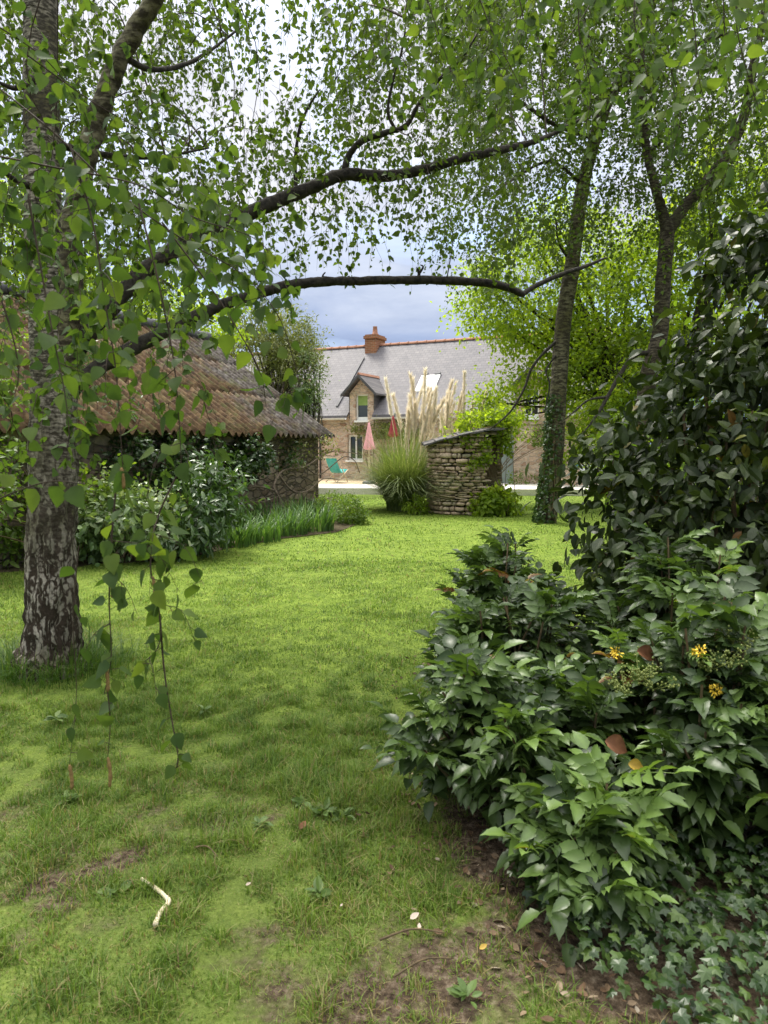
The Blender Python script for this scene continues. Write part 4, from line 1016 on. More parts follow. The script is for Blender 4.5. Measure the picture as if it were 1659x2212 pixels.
# ------------------------------------------------------------------ background trees
def bg_tree(name, label, base, trunk_h, r0, ells, n, leaf, mat, clumps, sig, T=T_simple, group=None, **kw):
    t = thing(name, label, 'tree', (base[0], base[1], 0), group=group)
    m_ = MB(); top = np.array([base[0], base[1], trunk_h])
    m_.tube(smooth_path([(base[0], base[1], -.1), (base[0] + .05, base[1], trunk_h * .4), tuple(top)], 14), np.linspace(r0, r0 * .6, 14), 12); m_.build('trunk', M['grey_bark'], t)
    a = MB(); cc = clumped(ells, n, leaf, clumps, sig, T, a, **kw)
    m_ = MB()
    for c in cc[rng.choice(len(cc), min(40, len(cc)), replace=False)]:
        mid = (top + c) / 2 + rng.normal(size=3) * .2
        m_.tube(smooth_path([top * .9 + np.array([0, 0, top[2] * .0]), mid, c], 8), np.linspace(r0 * .35, .012, 8), 5, cap=False)
    a.build('crown', mat, t, smooth=False, extra=[(m_, M['grey_bark'])]); return t
E = lambda u, v, Y, rx, ry, rz_, w=1.: (P(u, v, Y), np.array([rx, ry, rz_]), w)
bg_tree('broadleaf_tree', 'bright yellow green tree overhanging the right end of the farmhouse roof', P(1330, 1000, 19.5)[:2], 3.2, .22,
        [E(1130, 640, 19.3, 1.9, 1.6, 1.5), E(1230, 560, 19.3, 2.0, 1.8, 1.6, 1.2), E(1330, 680, 19.2, 2.0, 1.8, 1.9, 1.5), E(1060, 640, 19.2, 1.0, 1.0, .95, .5), E(1110, 720, 19, .8, .8, .4, .22), E(1290, 830, 18.6, 1.2, .9, 1.2, .9), E(1105, 825, 18.8, .42, .4, .45, .16), E(1110, 900, 18.8, .35, .4, .3, .1), E(1060, 880, 18.6, .35, .35, .3, .1), E(1180, 800, 18.8, .5, .4, .5, .2), E(1390, 790, 18.4, 1., .8, .9, .5), E(1230, 760, 18.8, .7, .7, .8, .5)], 27000, .115, M['bright_leaf'], 420, .26, group='bright trees on the right')
bg_tree('broadleaf_tree', 'tall bright green tree behind the forked trunk at the right', P(1460, 1000, 17.5)[:2], 3., .2,
        [E(1440, 640, 17.5, 1.8, 1.6, 2.1), E(1560, 520, 17, 1.7, 1.6, 1.9), E(1380, 800, 17.5, 1.5, 1.3, 1.5, .8), E(1640, 400, 16.5, 1.6, 1.5, 1.8)], 22000, .12, M['bright_leaf'], 360, .26, group='bright trees on the right')
bg_tree('leafy_bush', 'loose yellow green bush at the terrace edge behind the leaning birch', P(1310, 1000, 16.8)[:2], .7, .06,
        [E(1290, 950, 16.8, .8, .7, .55), E(1390, 930, 16.4, .9, .7, .75), E(1330, 880, 16.6, .8, .6, .6), E(1410, 840, 16.2, .9, .7, .8), E(1450, 760, 16.2, .7, .6, .7, .7), E(1240, 990, 17.2, .4, .4, .25, .3)], 11000, .085, M['bright_leaf'], 170, .16)
bg_tree('broadleaf_tree', 'green tree behind the shed roof at the far left', P(120, 1000, 19.)[:2], 3., .2,
        [E(60, 620, 18., 2.2, 1.8, 1.6), E(250, 660, 18.5, 2.0, 1.6, 1.2), E(420, 690, 20.5, 1.6, 1.4, .8, .6), E(-60, 500, 17., 1.8, 1.6, 1.8)], 18000, .12, M['bright_leaf'], 260, .26)
bg_tree('willow_tree', 'olive feathery tree rising behind the shed gable beside the chimney', P(600, 1000, 24.)[:2], 2.6, .16,
        [E(560, 740, 24, 1.5, 1.2, 1.5), E(625, 730, 24, 1.0, 1.0, 1.0), E(640, 800, 23.5, .8, .8, 1.1, .8), E(520, 690, 24, 1.2, 1., .9, .6)], 15000, .11, M['olive_leaf'], 230, .2, T_lance)
bg_tree('blossom_shrub', 'pale silvery leaved shrub between the shed gable and farmhouse', P(672, 1000, 23.)[:2], 1.2, .06,
        [E(672, 800, 23., .42, .4, .7), E(660, 860, 23, .4, .4, .5)], 3000, .075, M['pale_leaf'], 60, .16)
# climbers and shrubs round the shed
def shrub(name, label, cat, base, ells, n, leaf, mat, clumps, sig, T=T_oval, stems=10, group=None, stem_r=.012, **kw):
    t = thing(name, label, cat, (base[0], base[1], 0), group=group)
    a = MB(); cc = clumped(ells, n, leaf, clumps, sig, T, a, **kw); m_ = MB()
    b = np.array([base[0], base[1], 0.])
    for c in cc[rng.choice(len(cc), min(stems, len(cc)), replace=False)]:
        s0 = b + np.array([random.gauss(0, .12), random.gauss(0, .12), -.02]); mid = s0 * .45 + c * .55 + np.array([0, 0, .12 * c[2]]) + rng.normal(size=3) * .05
        m_.tube(smooth_path([s0, mid, c], 12), np.linspace(stem_r, stem_r * .35, 12), 6, cap=False)
    m_.build('stems', M['stem'], t); a.build('foliage', mat, t, smooth=False); return t
def se(x, y, z, r, w=1.): return (shed_pt(x, y, z), np.array(r), w)
shrub('climber', 'yellow green climber sprawling over the near end of the shed roof', 'climbing plant', shed_pt(-8.2, -.2, 0)[:2],
      [se(-8.6, .1, 1.5, (.8, .9, .7)), se(-9.3, .9, 2.2, (.9, .8, .5)), se(-8.0, -.15, .8, (.5, .6, .5)), se(-7.6, 1.6, 2.9, (.7, .7, .35), .5), se(-10., 0., 1.2, (.8, .8, .8)), se(-9.4, 1.9, 3.1, (.9, .7, .4), .8), se(-8.8, 1.0, 2.3, (.6, .5, .3), .5)], 6800, .07, M['hedge_leaf'], 150, .13, T_birch, 24)
shrub('ivy', 'dark ivy hanging on the shed wall beneath the eave', 'ivy', shed_pt(-4.6, .2, 0)[:2],
      [se(-5.6, .18, 1.25, (.5, .5, .5)), se(-4.5, .18, 1.2, (.5, .6, .5)), se(-3.4, .18, 1.35, (.4, .5, .38)), se(-6.6, .2, 1.2, (.4, .5, .5)), se(-1.9, .2, 1.4, (.25, .3, .3), .25)], 5200, .075, M['ivy_leaf'], 130, .12, T_ivy, 14)
shrub('roof_creeper', 'dark glossy creeper growing up the middle of the shed roof', 'climbing plant', shed_pt(-6.4, .4, 0)[:2],
      [se(-6.3, 1.4, 2.95, (.4, .5, .25)), se(-5.8, 2.4, 3.6, (.4, .5, .3)), se(-6.6, .5, 2.2, (.3, .35, .25), .6)], 1500, .08, M['laurel_leaf'], 46, .11, T_lance, 8)
shrub('laurel_shrub', 'glossy dark laurel at the bed edge in front of the shed', 'shrub', G(435, 1195)[:2],
      [E(430, 1110, 9.9, .45, .42, .52), E(470, 1060, 10.3, .36, .35, .42), E(395, 1160, 9.6, .36, .3, .32)], 2300, .13, M['laurel_leaf'], 90, .12, T_lance, 18, droop=.5)
shrub('laurel_shrub', 'pale glossy leaved shrub just right of the left birch trunk', 'shrub', G(270, 1205)[:2],
      [E(250, 1110, 9.3, .45, .4, .42), E(320, 1130, 9.4, .35, .35, .4), E(200, 1150, 9.2, .3, .3, .35)], 2100, .10, M['pale_leaf'], 90, .12, T_oval, 16)
shrub('leafy_shrub', 'green shrub left of the birch trunk at the picture edge', 'shrub', G(5, 1215)[:2],
      [E(10, 1130, 9.2, .5, .4, .4), E(-70, 1080, 9.2, .6, .5, .55), E(-10, 1180, 9.0, .4, .3, .25)], 2600, .085, M['hedge_leaf'], 90, .13, T_oval, 14)
shrub('hedge', 'green hedge closing the garden behind the dark evergreen at the right', 'hedge', (7.4, 12.), [(np.array([6.2, 13., 1.4]), np.array([1.2, 1., 1.4]), 1.), (np.array([7.8, 11.6, 1.4]), np.array([1.3, 1.1, 1.5]), 1.), (np.array([9.4, 10., 1.4]), np.array([1.4, 1.1, 1.5]), 1.), (np.array([5.2, 14.2, 1.2]), np.array([.9, .8, 1.2]), .7)], 9000, .10, M['hedge_leaf'], 240, .18, T_oval, 20)
# gnarled vine along the wall
vine = thing('vine', 'gnarled bare vine stem trained along the shed wall', 'vine', tuple(shed_pt(-2.6, -.1, 0)))
def vp(x, z, y=.1): return shed_pt(x, y, z)
m_ = MB()
for pts, r in (([vp(-2.5, 0), vp(-2.45, .4, .0), vp(-2.6, .7, .05), vp(-2.3, .95), vp(-2.0, 1.05), vp(-1.3, 1.1, 0), vp(-.6, 1.35, -.1), vp(-.2, 1.45, -.2)], .045), ([vp(-2.5, .62, .05), vp(-3.2, .75), vp(-4.0, .7), vp(-4.8, .78), vp(-5.4, .75)], .035),
               ([vp(-2.3, .95), vp(-2.0, .6, -.05), vp(-1.4, .55, -.1), vp(-.8, .8, -.2), vp(-.1, .75, -.3)], .03), ([vp(-1.3, 1.1, 0), vp(-.9, .9, -.1), vp(-.6, 1.0, -.2), vp(0., 1.3, -.35), vp(.3, 1.2, -.5), vp(.5, .9, -.55)], .026),
               ([vp(-3.9, .7), vp(-3.5, .5), vp(-3.0, .42), vp(-2.5, .5, .0)], .025), ([vp(-.2, 1.45, -.2), vp(.3, 1.38, -.5), vp(.8, 1.3, -.7)], .016), ([vp(-1.7, 1.07), vp(-1.6, 1.3), vp(-1.75, 1.55), vp(-1.6, 1.7)], .02), ([vp(-3.2, .75), vp(-3.0, 1.1), vp(-3.2, 1.4), vp(-2.9, 1.6)], .016)):
    q, rr = smooth_path(pts, 40, np.linspace(r * .7, r * .35, len(pts))); m_.tube(q, rr, 8, disp=rough(.004, 18))
m_.build('stem', plain('vine_bark', (.10, .075, .055), (.26, .21, .155), 30., .9, .1, .6), vine)
m_ = MB(); clumped([se(-.7, -.1, 1.5, (.3, .3, .25)), se(-1.6, 0, 1.4, (.25, .25, .3)), se(-3., .05, 1.35, (.25, .25, .2), .6)], 500, .055, 26, .09, T_birch, m_); m_.build('foliage', M['olive_leaf'], vine, smooth=False)

# iris bed: each clump a thing of its own
def blades(n, base, spread, h, w, mat, parent, name, bend=BLL, var=(0, .9)):
    m_ = MB(); a = rng.uniform(0, 2 * math.pi, n); r = np.sqrt(rng.uniform(0, 1, n)) * spread
    pos = np.stack([base[0] + r * np.cos(a), base[1] + r * np.sin(a), np.zeros(n)], -1)
    a2 = a + rng.normal(size=n) * .8 - math.pi / 2
    hh = h * rng.uniform(.55, 1.15, n); ww = w * rng.uniform(.7, 1.3, n); R = rz(a2); k = rng.integers(0, len(bend), n); v = rng.uniform(*var, n)
    for t in range(len(bend)):
        s_ = k == t; m_.inst(bend[t], pos[s_], R[s_], np.stack([ww[s_], hh[s_] * .75, hh[s_]], -1), v[s_])
    return m_.build(name, mat, parent, smooth=False)
iris_l = ['tall iris clump beside the laurel in the bed', 'iris clump second from the laurel along the bed', 'iris clump in the middle of the bed by the vine', 'iris clump next to the rounded bright green bush', 'iris clump against the shed wall behind the front clumps', 'iris clump under the far corner of the shed']
for (u, v), h, lb in zip(((505, 1178), (560, 1168), (620, 1155), (680, 1146), (590, 1130), (670, 1118)), (.62, .55, .6, .66, .6, .6), iris_l):
    g = G(u, v); t = thing('iris', lb, 'iris plant', (g[0], g[1], .03), group='irises in the flower bed')
    blades(210, g, .36 if v > 1135 else .55, h, .026, M['iris_leaf'], t, 'leaves', BLL[:3])
    m_ = MB(); m_.tube([(g[0], g[1], .0), (g[0], g[1], .05), (g[0], g[1], .08)], [.12, .10, .03], 10); m_.build('rhizome', M['stem'], t)
shrub('rounded_bush', 'rounded bright green bush at the far tip of the flower bed', 'bush', G(752, 1128)[:2], [E(752, 1102, 14.0, .33, .33, .30), E(720, 1095, 14.6, .35, .3, .3), E(775, 1120, 13.9, .2, .2, .18, .5)], 4200, .05, M['hedge_leaf'], 120, .07, T_simple, 14, stem_r=.008)

# ------------------------------------------------------------------ pampas grass
def pampas(label, base, n, spread, h, nplumes, hp, lean, sp_r):
    t = thing('pampas_grass', label, 'ornamental grass', (base[0], base[1], 0), group='pampas grasses')
    m_ = MB(); a = rng.uniform(0, 2 * math.pi, n); r = np.sqrt(rng.uniform(0, 1, n)) * .42
    pos = np.stack([base[0] + r * np.cos(a), base[1] + r * np.sin(a), np.zeros(n)], -1)
    hh = h * rng.uniform(.35, 1.1, n); k = np.clip((rng.uniform(0, 1, n) ** .8 * 5).astype(int), 0, 4); v = np.clip(rng.beta(1.6, 2.0, n), 0, 1)
    hh = np.where(k >= 3, hh * 1.05, hh)
    tt = [blade_t(b, 10) for b in (.35, .7, 1.1, 1.6, 2.1)]
    for q in range(5):
        s_ = k == q; m_.inst(tt[q], pos[s_], rz(a + rng.normal(size=n) * .5 - math.pi / 2)[s_], np.stack([np.full(s_.sum(), .017) * rng.uniform(.7, 1.3, s_.sum()), hh[s_] * spread, hh[s_]], -1), v[s_])
    m_.build('leaves', M['pampas_leaf'], t, smooth=False)
    for i in range(nplumes):
        ang = random.uniform(0, 2 * math.pi); rr_ = sp_r * math.sqrt(random.uniform(0, 1)); H = hp * random.uniform(.66, 1.06)
        top = np.array([base[0] + rr_ * math.cos(ang) + lean[0] * random.uniform(.4, 1.2), base[1] + rr_ * math.sin(ang) * .6, H])
        b = np.array([base[0] + lean[0] * .7 + .35 * rr_ * math.cos(ang), base[1] + .2 * math.sin(ang), .0])
        pth = smooth_path([b, b * .5 + top * .5 + np.array([0, 0, .25]), top], 24)
        pth[:, 2] = np.minimum.accumulate(pth[::-1, 2])[::-1]
        L = random.uniform(.6, 1.15); wmax = random.uniform(.018, .05)
        dtop = nrm(pth[-1] - pth[-4]) * .6 + np.array([.45 * random.uniform(-.6, 1), .2 * random.uniform(-1, 1), .8]); dtop /= np.linalg.norm(dtop)
        nb = 640; tq = rng.uniform(0, 1, nb); prof = (np.clip(tq, .02, 1) ** .45) * (1.04 - tq) ** .8 * 1.6; side = rng.uniform(-.7, 1) 
        ctr = pth[-1] - dtop * L * .15 + dtop * (tq * L)[:, None] + np.array([dtop[0], dtop[1], 0]) * ((tq ** 2) * .12)[:, None]
        dd = runit(nb); dd[:, 2] *= .4; p_ = ctr + dd * (prof * wmax * rng.uniform(0, .5, nb))[:, None]
        ax = nrm(dd * .4 + dtop * 1.0 + rng.normal(size=(nb, 3)) * .16 + np.array([.35 * side, 0, -.1]))
        pm = MB(); pm.inst(T_simple, p_, frame(ax, rng.normal(size=(nb, 3))), np.stack([np.full(nb, .016) * rng.uniform(.6, 1.4, nb), np.full(nb, .13) * rng.uniform(.6, 1.3, nb), np.full(nb, .03)], -1), rng.uniform(0, 1, nb) * .6 + random.uniform(0, .4))
        po = pm.build('plume', M['plume'], t, smooth=False)
        st = MB(); st.tube(np.vstack([pth, pth[-1] + dtop * L * .6]), np.linspace(.008, .004, 25), 6, cap=False); st.build('stalk', M['plume'], po)
    return t
g = P(872, 1100, 16.9); pampas('arching pampas grass with cream plumes left of the stone well', g, 4200, .52, 2.4, 19, 2.42, (.26, 0), .58)
g = P(975, 1100, 18.6); pampas('second pampas grass with plumes rising behind the stone well', g, 1700, .32, 2.8, 15, 2.68, (.30, 0), .65)
# plants by the well
shrub('hydrangea', 'leafy green hydrangea at the foot of the stone well door', 'shrub', P(1085, 1100, 15.7)[:2], [(np.array([P(1085, 1, 15.7)[0], 15.6, .32]), np.array([.46, .36, .28]), 1.), (np.array([P(1060, 1, 15.7)[0], 15.6, .2]), np.array([.3, .3, .2]), .5), (np.array([P(1118, 1, 15.7)[0], 15.8, .28]), np.array([.22, .3, .2]), .4)], 1500, .12, M['bright_leaf'], 60, .09, T_oval, 14, up=.9)
shrub('leafy_plant', 'small fresh green plant between pampas grass and stone well', 'plant', P(905, 1100, 15.9)[:2], [(np.array([P(905, 1, 15.9)[0], 15.9, .2]), np.array([.26, .22, .2]), 1.)], 420, .10, M['bright_leaf'], 24, .07, T_lance, 10, up=.9)
wx, wy = wc
shrub('creeper', 'leafy creeper spilling over the roof and front of the stone well', 'climbing plant', (wx + .82, wy - .55), [
    (np.array([wx + .35, wy - .2, 2.12]), np.array([.55, .6, .16]), 1.2), (np.array([wx + .75, wy - .3, 2.05]), np.array([.35, .5, .3]), 1.), (np.array([wx + .30, wy - .80, 1.45]), np.array([.16, .08, .32]), .6), (np.array([wx + .86, wy - .35, 1.55]), np.array([.12, .25, .45]), .5),
    (np.array([wx - .15, wy - .78, 1.72]), np.array([.4, .12, .12]), .35), (np.array([wx + .1, wy - .82, 1.1]), np.array([.12, .05, .12]), .14), (np.array([wx + .85, wy - .2, 2.3]), np.array([.5, .4, .2]), .6)], 2600, .085, M['bright_leaf'], 150, .08, T_birch, 26, stem_r=.008)
hc = lambda x, y, z: from_house(x, y, z)
shrub('wall_climber', 'green climber on the farmhouse wall above the ground floor window', 'climbing plant', hc(.6, -.15, 0)[:2], [(hc(.9, -.15, 2.15), np.array([.5, .2, .28]), 1.), (hc(-.1, -.12, 2.15), np.array([.4, .2, .14]), .6), (hc(1.7, -.15, 2.1), np.array([.6, .25, .4]), 1.), (hc(2.4, -.15, 1.6), np.array([.5, .25, .6]), .8)], 2600, .075, M['olive_leaf'], 90, .11, T_birch, 14)
shrub('wall_shrub', 'green shrub growing beside the grey farmhouse door', 'shrub', hc(5.2, -.5, 0)[:2], [(hc(5.1, -.5, .55), np.array([.4, .3, .45]), 1.), (hc(5.8, -.4, 1.9), np.array([.4, .25, .2]), .5), (hc(6.6, -.4, .45), np.array([.6, .3, .25]), .6), (hc(7.2, -.3, 2.0), np.array([.9, .25, .4]), 1.)], 2200, .08, M['hedge_leaf'], 80, .1, T_oval, 14)
# ivy on the leaning birch
t = thing('ivy', 'ivy sheathing the foot of the leaning birch trunk', 'ivy', (b1[0], b1[1], 0)); n = 1000
q = rng.uniform(0, 1, n) ** 1.35; zz = q * 2.55; tp_ = np.array(smooth_path(tr2, 100)); cx_ = np.interp(zz, tp_[:, 2], tp_[:, 0]); cy_ = np.interp(zz, tp_[:, 2], tp_[:, 1])
aa = rng.normal(size=n) * .75 + math.pi * 1.12; rr_ = .195 + rng.uniform(0, .05, n) + .04 * (1 - q)
pos = np.stack([cx_ + rr_ * np.cos(aa), cy_ + rr_ * np.sin(aa), zz + .05], -1); od = np.stack([np.cos(aa), np.sin(aa), 0 * aa], -1)
m_ = MB(); m_.inst(T_ivy, pos, frame(rng.normal(size=(n, 3)) * .5 + np.array([0, 0, -.8]), od + rng.normal(size=(n, 3)) * .4), .060 * rng.uniform(.6, 1.3, n), rng.uniform(0, .9, n)); m_.build('foliage', M['ivy_leaf'], t, smooth=False)
m_ = MB()
for k in range(5):
    a_ = math.pi * 1.1 + random.gauss(0, .6); z_ = np.linspace(0, random.uniform(1.4, 2.4), 14)
    m_.tube([(np.interp(w_, tp_[:, 2], tp_[:, 0]) + .20 * math.cos(a_ + .3 * math.sin(w_ * 3)), np.interp(w_, tp_[:, 2], tp_[:, 1]) + .20 * math.sin(a_ + .3 * math.sin(w_ * 3)), w_) for w_ in z_], .014, 6)
m_.build('stems', M['stem'], t)

# ------------------------------------------------------------------ long grass at the foot of the left birch
t = thing('grass_tuft', 'long unmown grass tuft round the foot of the left birch', 'grass tuft', (b0[0], b0[1], 0)); m_ = MB()
n = 1500; a = rng.uniform(0, 2 * math.pi, n); r = .20 + np.abs(rng.normal(size=n)) * .12; pos = np.stack([b0[0] + r * np.cos(a) * 1.15, b0[1] + r * np.sin(a), 0 * a], -1)
hh = .26 * rng.uniform(.4, 1.3, n); k = rng.integers(0, 4, n); R = rz(a + rng.normal(size=n) * .9 - math.pi / 2); v = rng.uniform(0, .85, n)
for q in range(4):
    s_ = k == q; m_.inst(BLL[q], pos[s_], R[s_], np.stack([np.full(s_.sum(), .0055), hh[s_] * .9, hh[s_]], -1), v[s_])
m_.build('leaves', M['long_grass'], t, smooth=False)

# ------------------------------------------------------------------ mahonias
def frond_t(npairs, seed, ll=.085, curl=.25):
    r_ = random.Random(seed); L = .06 + .052 * npairs; V = []; Fl = []; A = []; base = 0; S_ = []
    tv, tl, ts, ta = T_mahon
    def put(p, ax, n_, s_):
        nonlocal base
        R = frame(np.array([ax]), np.array([n_]))[0]
        W = (tv * s_ * np.array([1.15, 1, 1])) @ R.T + p
        V.append(W); Fl.append(tl + base); S_.append(ts); A.append(ta + r_.uniform(-.07, .07)); base += len(tv)
    def rp(t): return np.array([0, t * L, -curl * (t * L) ** 2 * 2.2 + .02 * t])
    for k in range(npairs):
        t_ = .28 + .66 * k / npairs; p = rp(t_); sz = ll * (1 - .18 * abs(k / npairs - .45)) * r_.uniform(.88, 1.1)
        for sg in (-1, 1):
            put(p + np.array([sg * .004, 0, 0]), np.array([sg * r_.uniform(.8, 1.05), r_.uniform(.35, .65), r_.uniform(-.35, .12)]), np.array([r_.uniform(-.25, .25), -.1, 1.]), sz)
    put(rp(.98), np.array([0, 1, -.25]), np.array([r_.uniform(-.2, .2), .2, 1]), ll * 1.12)
    # rachis
    m_ = MB(); m_.tube([rp(t_) for t_ in np.linspace(0, 1, 8)], np.linspace(.0035, .0018, 8), 5, cap=False)
    V.append(m_.V[0]); Fl.append(m_.L[0] + base); S_.append(m_.S[0]); A.append(np.full(len(m_.V[0]), .1))
    return (np.concatenate(V), np.concatenate(Fl), np.concatenate(S_), np.concatenate(A))
FR = [frond_t(k, s_, ll, cu) for k, s_, ll, cu in ((3, 1, .105, .3), (4, 2, .10, .5), (4, 3, .095, .15), (5, 4, .092, .7), (3, 5, .11, .1), (2, 6, .115, .4), (4, 7, .088, .9), (3, 8, .12, .6))]
def mahonia(label, base, spread, height, nst, bright=.2, lean=(0, 0), special=.03, nfr=(10, 15), dens=1.):
    t = thing('mahonia', label, 'shrub', (base[0], base[1], 0), group='mahonia shrubs')
    sm = MB(); P_ = []; Ax = []; Nn = []; Vv = []
    tips = []
    for i in range(nst):
        a = random.uniform(0, 2 * math.pi); r = math.sqrt(random.uniform(0, 1))
        h = height * (1 - .55 * r * r) * random.uniform(.65, 1.08)
        b = np.array([base[0] + .18 * r * math.cos(a), base[1] + .18 * r * math.sin(a), -.02])
        tip = np.array([base[0] + spread * r * math.cos(a) + lean[0], base[1] + spread * r * math.sin(a) + lean[1], h])
        mid = b * .5 + tip * .5 + np.array([random.gauss(0, .04), random.gauss(0, .04), .06])
        pth = smooth_path([b, mid, tip], 16); sm.tube(pth, np.linspace(.009, .005, 16), 6, cap=False)
        tips.append(tip)
        br = random.uniform(0, 1) < bright
        for k in range(int(random.randint(*nfr) * dens)):
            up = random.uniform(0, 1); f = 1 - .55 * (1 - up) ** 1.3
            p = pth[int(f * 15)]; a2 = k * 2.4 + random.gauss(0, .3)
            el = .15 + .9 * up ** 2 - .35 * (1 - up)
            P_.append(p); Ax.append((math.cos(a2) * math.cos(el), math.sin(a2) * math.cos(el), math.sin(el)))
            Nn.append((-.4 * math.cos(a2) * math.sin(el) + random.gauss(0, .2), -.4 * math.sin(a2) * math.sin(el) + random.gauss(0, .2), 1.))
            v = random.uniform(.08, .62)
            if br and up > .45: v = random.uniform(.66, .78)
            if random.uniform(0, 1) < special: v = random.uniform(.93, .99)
            Vv.append(v)
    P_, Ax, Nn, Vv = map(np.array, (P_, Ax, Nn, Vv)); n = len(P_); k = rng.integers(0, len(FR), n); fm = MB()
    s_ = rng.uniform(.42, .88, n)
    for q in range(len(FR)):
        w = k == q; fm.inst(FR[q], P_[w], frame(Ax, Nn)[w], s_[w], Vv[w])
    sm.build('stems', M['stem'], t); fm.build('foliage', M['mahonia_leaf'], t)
    return t, tips
def flowers(t, pts):
    for c in pts:
        m_ = MB(); n = 46; d = runit(n); p = c + d * rng.uniform(.2, 1, n)[:, None] * np.array([.026, .026, .018])
        m_.inst(T_oval, p, frame(d + rng.normal(size=(n, 3)) * .5, rng.normal(size=(n, 3))), .013 * rng.uniform(.7, 1.2, n), np.full(n, .5)); m_.build('flower_cluster', M['flower'], t, smooth=False)
def berries(t, pts):
    for c in pts:
        m_ = MB()
        for k in range(9):
            a = random.uniform(0, 6.28); d = np.array([math.cos(a) * .7, math.sin(a) * .7, random.uniform(.3, 1.)]); d /= np.linalg.norm(d); L = random.uniform(.07, .13)
            q = np.array([c + d * L * s_ for s_ in np.linspace(0, 1, 6)]); m_.tube(q, .0012, 4, cap=False)
            for s_ in np.linspace(.3, 1, 8):
                c2 = c + d * L * s_ + rng.normal(size=3) * .007; m_.tube([c2 + np.array([0, 0, -.005]), c2 + np.array([0, 0, -.0025]), c2 + np.array([0, 0, .0025]), c2 + np.array([0, 0, .005])], [.001, .0042, .0042, .001], 6)
        m_.build('berry_strings', M['berry'], t)
ma, _ = mahonia('mahonia leaning out over the lawn edge with pale new leaf sprays', (.60, 2.95), .47, .66, 30, .34, (-.06, -.1), .014, dens=1.25)
mc, _ = mahonia('mahonia with yellow flower clusters and green berry strings', (1.28, 2.85), .46, .98, 34, .14, (0, 0), .022, dens=1.3)
flowers(mc, [P(1512, 1405, 2.62), P(1548, 1492, 2.55), P(1330, 1410, 2.7)]); berries(mc, [P(1560, 1440, 2.6), P(1590, 1400, 2.7), P(1380, 1470, 2.6), P(1410, 1490, 2.6), P(1530, 1450, 2.62), P(1350, 1500, 2.58)])
mahonia('mahonia at the right edge just above the ivy carpet', (1.62, 2.42), .40, .48, 22, .22, (0, 0), .014, dens=1.2)
mahonia('mahonia directly behind the one leaning over the lawn edge', (.74, 3.75), .46, .80, 32, .10, (0, 0), .03, dens=1.3)
mahonia('mahonia at the back near the leaning birch with a few orange leaves', (.86, 4.75), .54, .92, 34, .08, (0, 0), .025, dens=1.3)
mahonia('mahonia in the middle of the shrubbery below the dark evergreen', (1.62, 3.65), .50, 1.08, 34, .12, (0, 0), .014, dens=1.3)
mahonia('low mahonia nearest the bare earth with bright drooping sprays', (.78, 2.30), .26, .40, 12, .5, (0, 0), .014, dens=1.)
# big dead leaves caught in the mahonias
for (u, v, Y, s_, m2, lb) in ((1330, 1600, 2.42, .095, 'dead_leaf', 'large curled brown dead leaf caught in the mahonia'), (1372, 1650, 2.38, .06, 'yellow_leaf', 'yellowed upright leaf beside the large brown dead leaf'), (1290, 1900, 2.2, .10, 'pale_petal', 'small curled tan leaf hanging low in the shrubs'), (1395, 1405, 2.8, .09, 'dead_leaf', 'orange brown leaf lying below the yellow flowers')):
    m_ = MB(); c = P(u, v, Y); Tl = leaf_t([(0, .05), (.1, .2), (.25, .32), (.45, .36), (.65, .28), (.85, .14), (1, .01)], .75, .5, 0, .03)
    m_.inst(Tl, np.array([[0, 0, 0.]]), frame(np.array([[.75, -.15, -.35 + .5 * random.random()]]), np.array([[.1, -.8, .5]])), np.array([s_]), np.array([.5]))
    o = m_.build('dead_leaf', M[m2], origin=(0, 0, 0)); o.location = tuple(c - np.array([s_ * .4, 0, 0])); tag(o, lb, 'dead leaf', 'dead leaves in the shrubs')

# ------------------------------------------------------------------ dark evergreen, ivy carpet
shrub('evergreen_tree', 'tall dark evergreen with drooping oval leaves filling the right edge', 'tree', (2.5, 4.9), [
    (np.array([2.75, 4.9, 1.15]), np.array([1.3, 1.0, 1.25]), 2.2), (np.array([3.0, 5.0, 2.3]), np.array([1.0, .9, .9]), 1.1), (np.array([2.0, 4.75, .95]), np.array([.75, .7, .75]), .9), (np.array([3.3, 5.0, 3.0]), np.array([.75, .7, .6]), .6), (np.array([2.3, 4.0, .7]), np.array([.7, .5, .7]), .7)],
    14000, .10, M['dark_leaf'], 460, .12, T_oval, 46, stem_r=.022, droop=.75, special=.02)
shrub('leafy_shrub', 'mid green shrub above the dark evergreen at the right edge', 'shrub', (3.4, 6.6), [(np.array([4.1, 7.0, 2.4]), np.array([.9, .8, 1.2]), 1.), (np.array([3.5, 7.2, 1.3]), np.array([.7, .8, .9]), .8), (np.array([4.5, 6.8, 3.3]), np.array([.8, .8, .8]), .6)], 5500, .085, M['hedge_leaf'], 260, .15, T_oval, 26, droop=.5)
m_ = MB(); n = 4600; x = rng.uniform(.45, 2.6, n); y = rng.uniform(1.45, 2.7, n); k = x > shrub_edge(y) + .12 + rng.uniform(-.1, .1, n); x, y = x[k], y[k]; n = len(x)
pos = np.stack([x, y, rng.uniform(.02, .16, n)], -1); m_.inst(T_ivy, pos, frame(np.stack([rng.normal(size=n), rng.normal(size=n) - .6, -rng.uniform(0, .7, n)], -1), np.stack([rng.normal(size=n) * .35, rng.normal(size=n) * .35 - .35, np.ones(n)], -1)), .038 * rng.uniform(.6, 1.3, n), rng.uniform(0, 1, n))
tag(m_.build('ivy_ground_cover', M['ivy_leaf'], smooth=False), 'low ivy carpeting the earth under the mahonias', 'ground cover', kind='stuff')

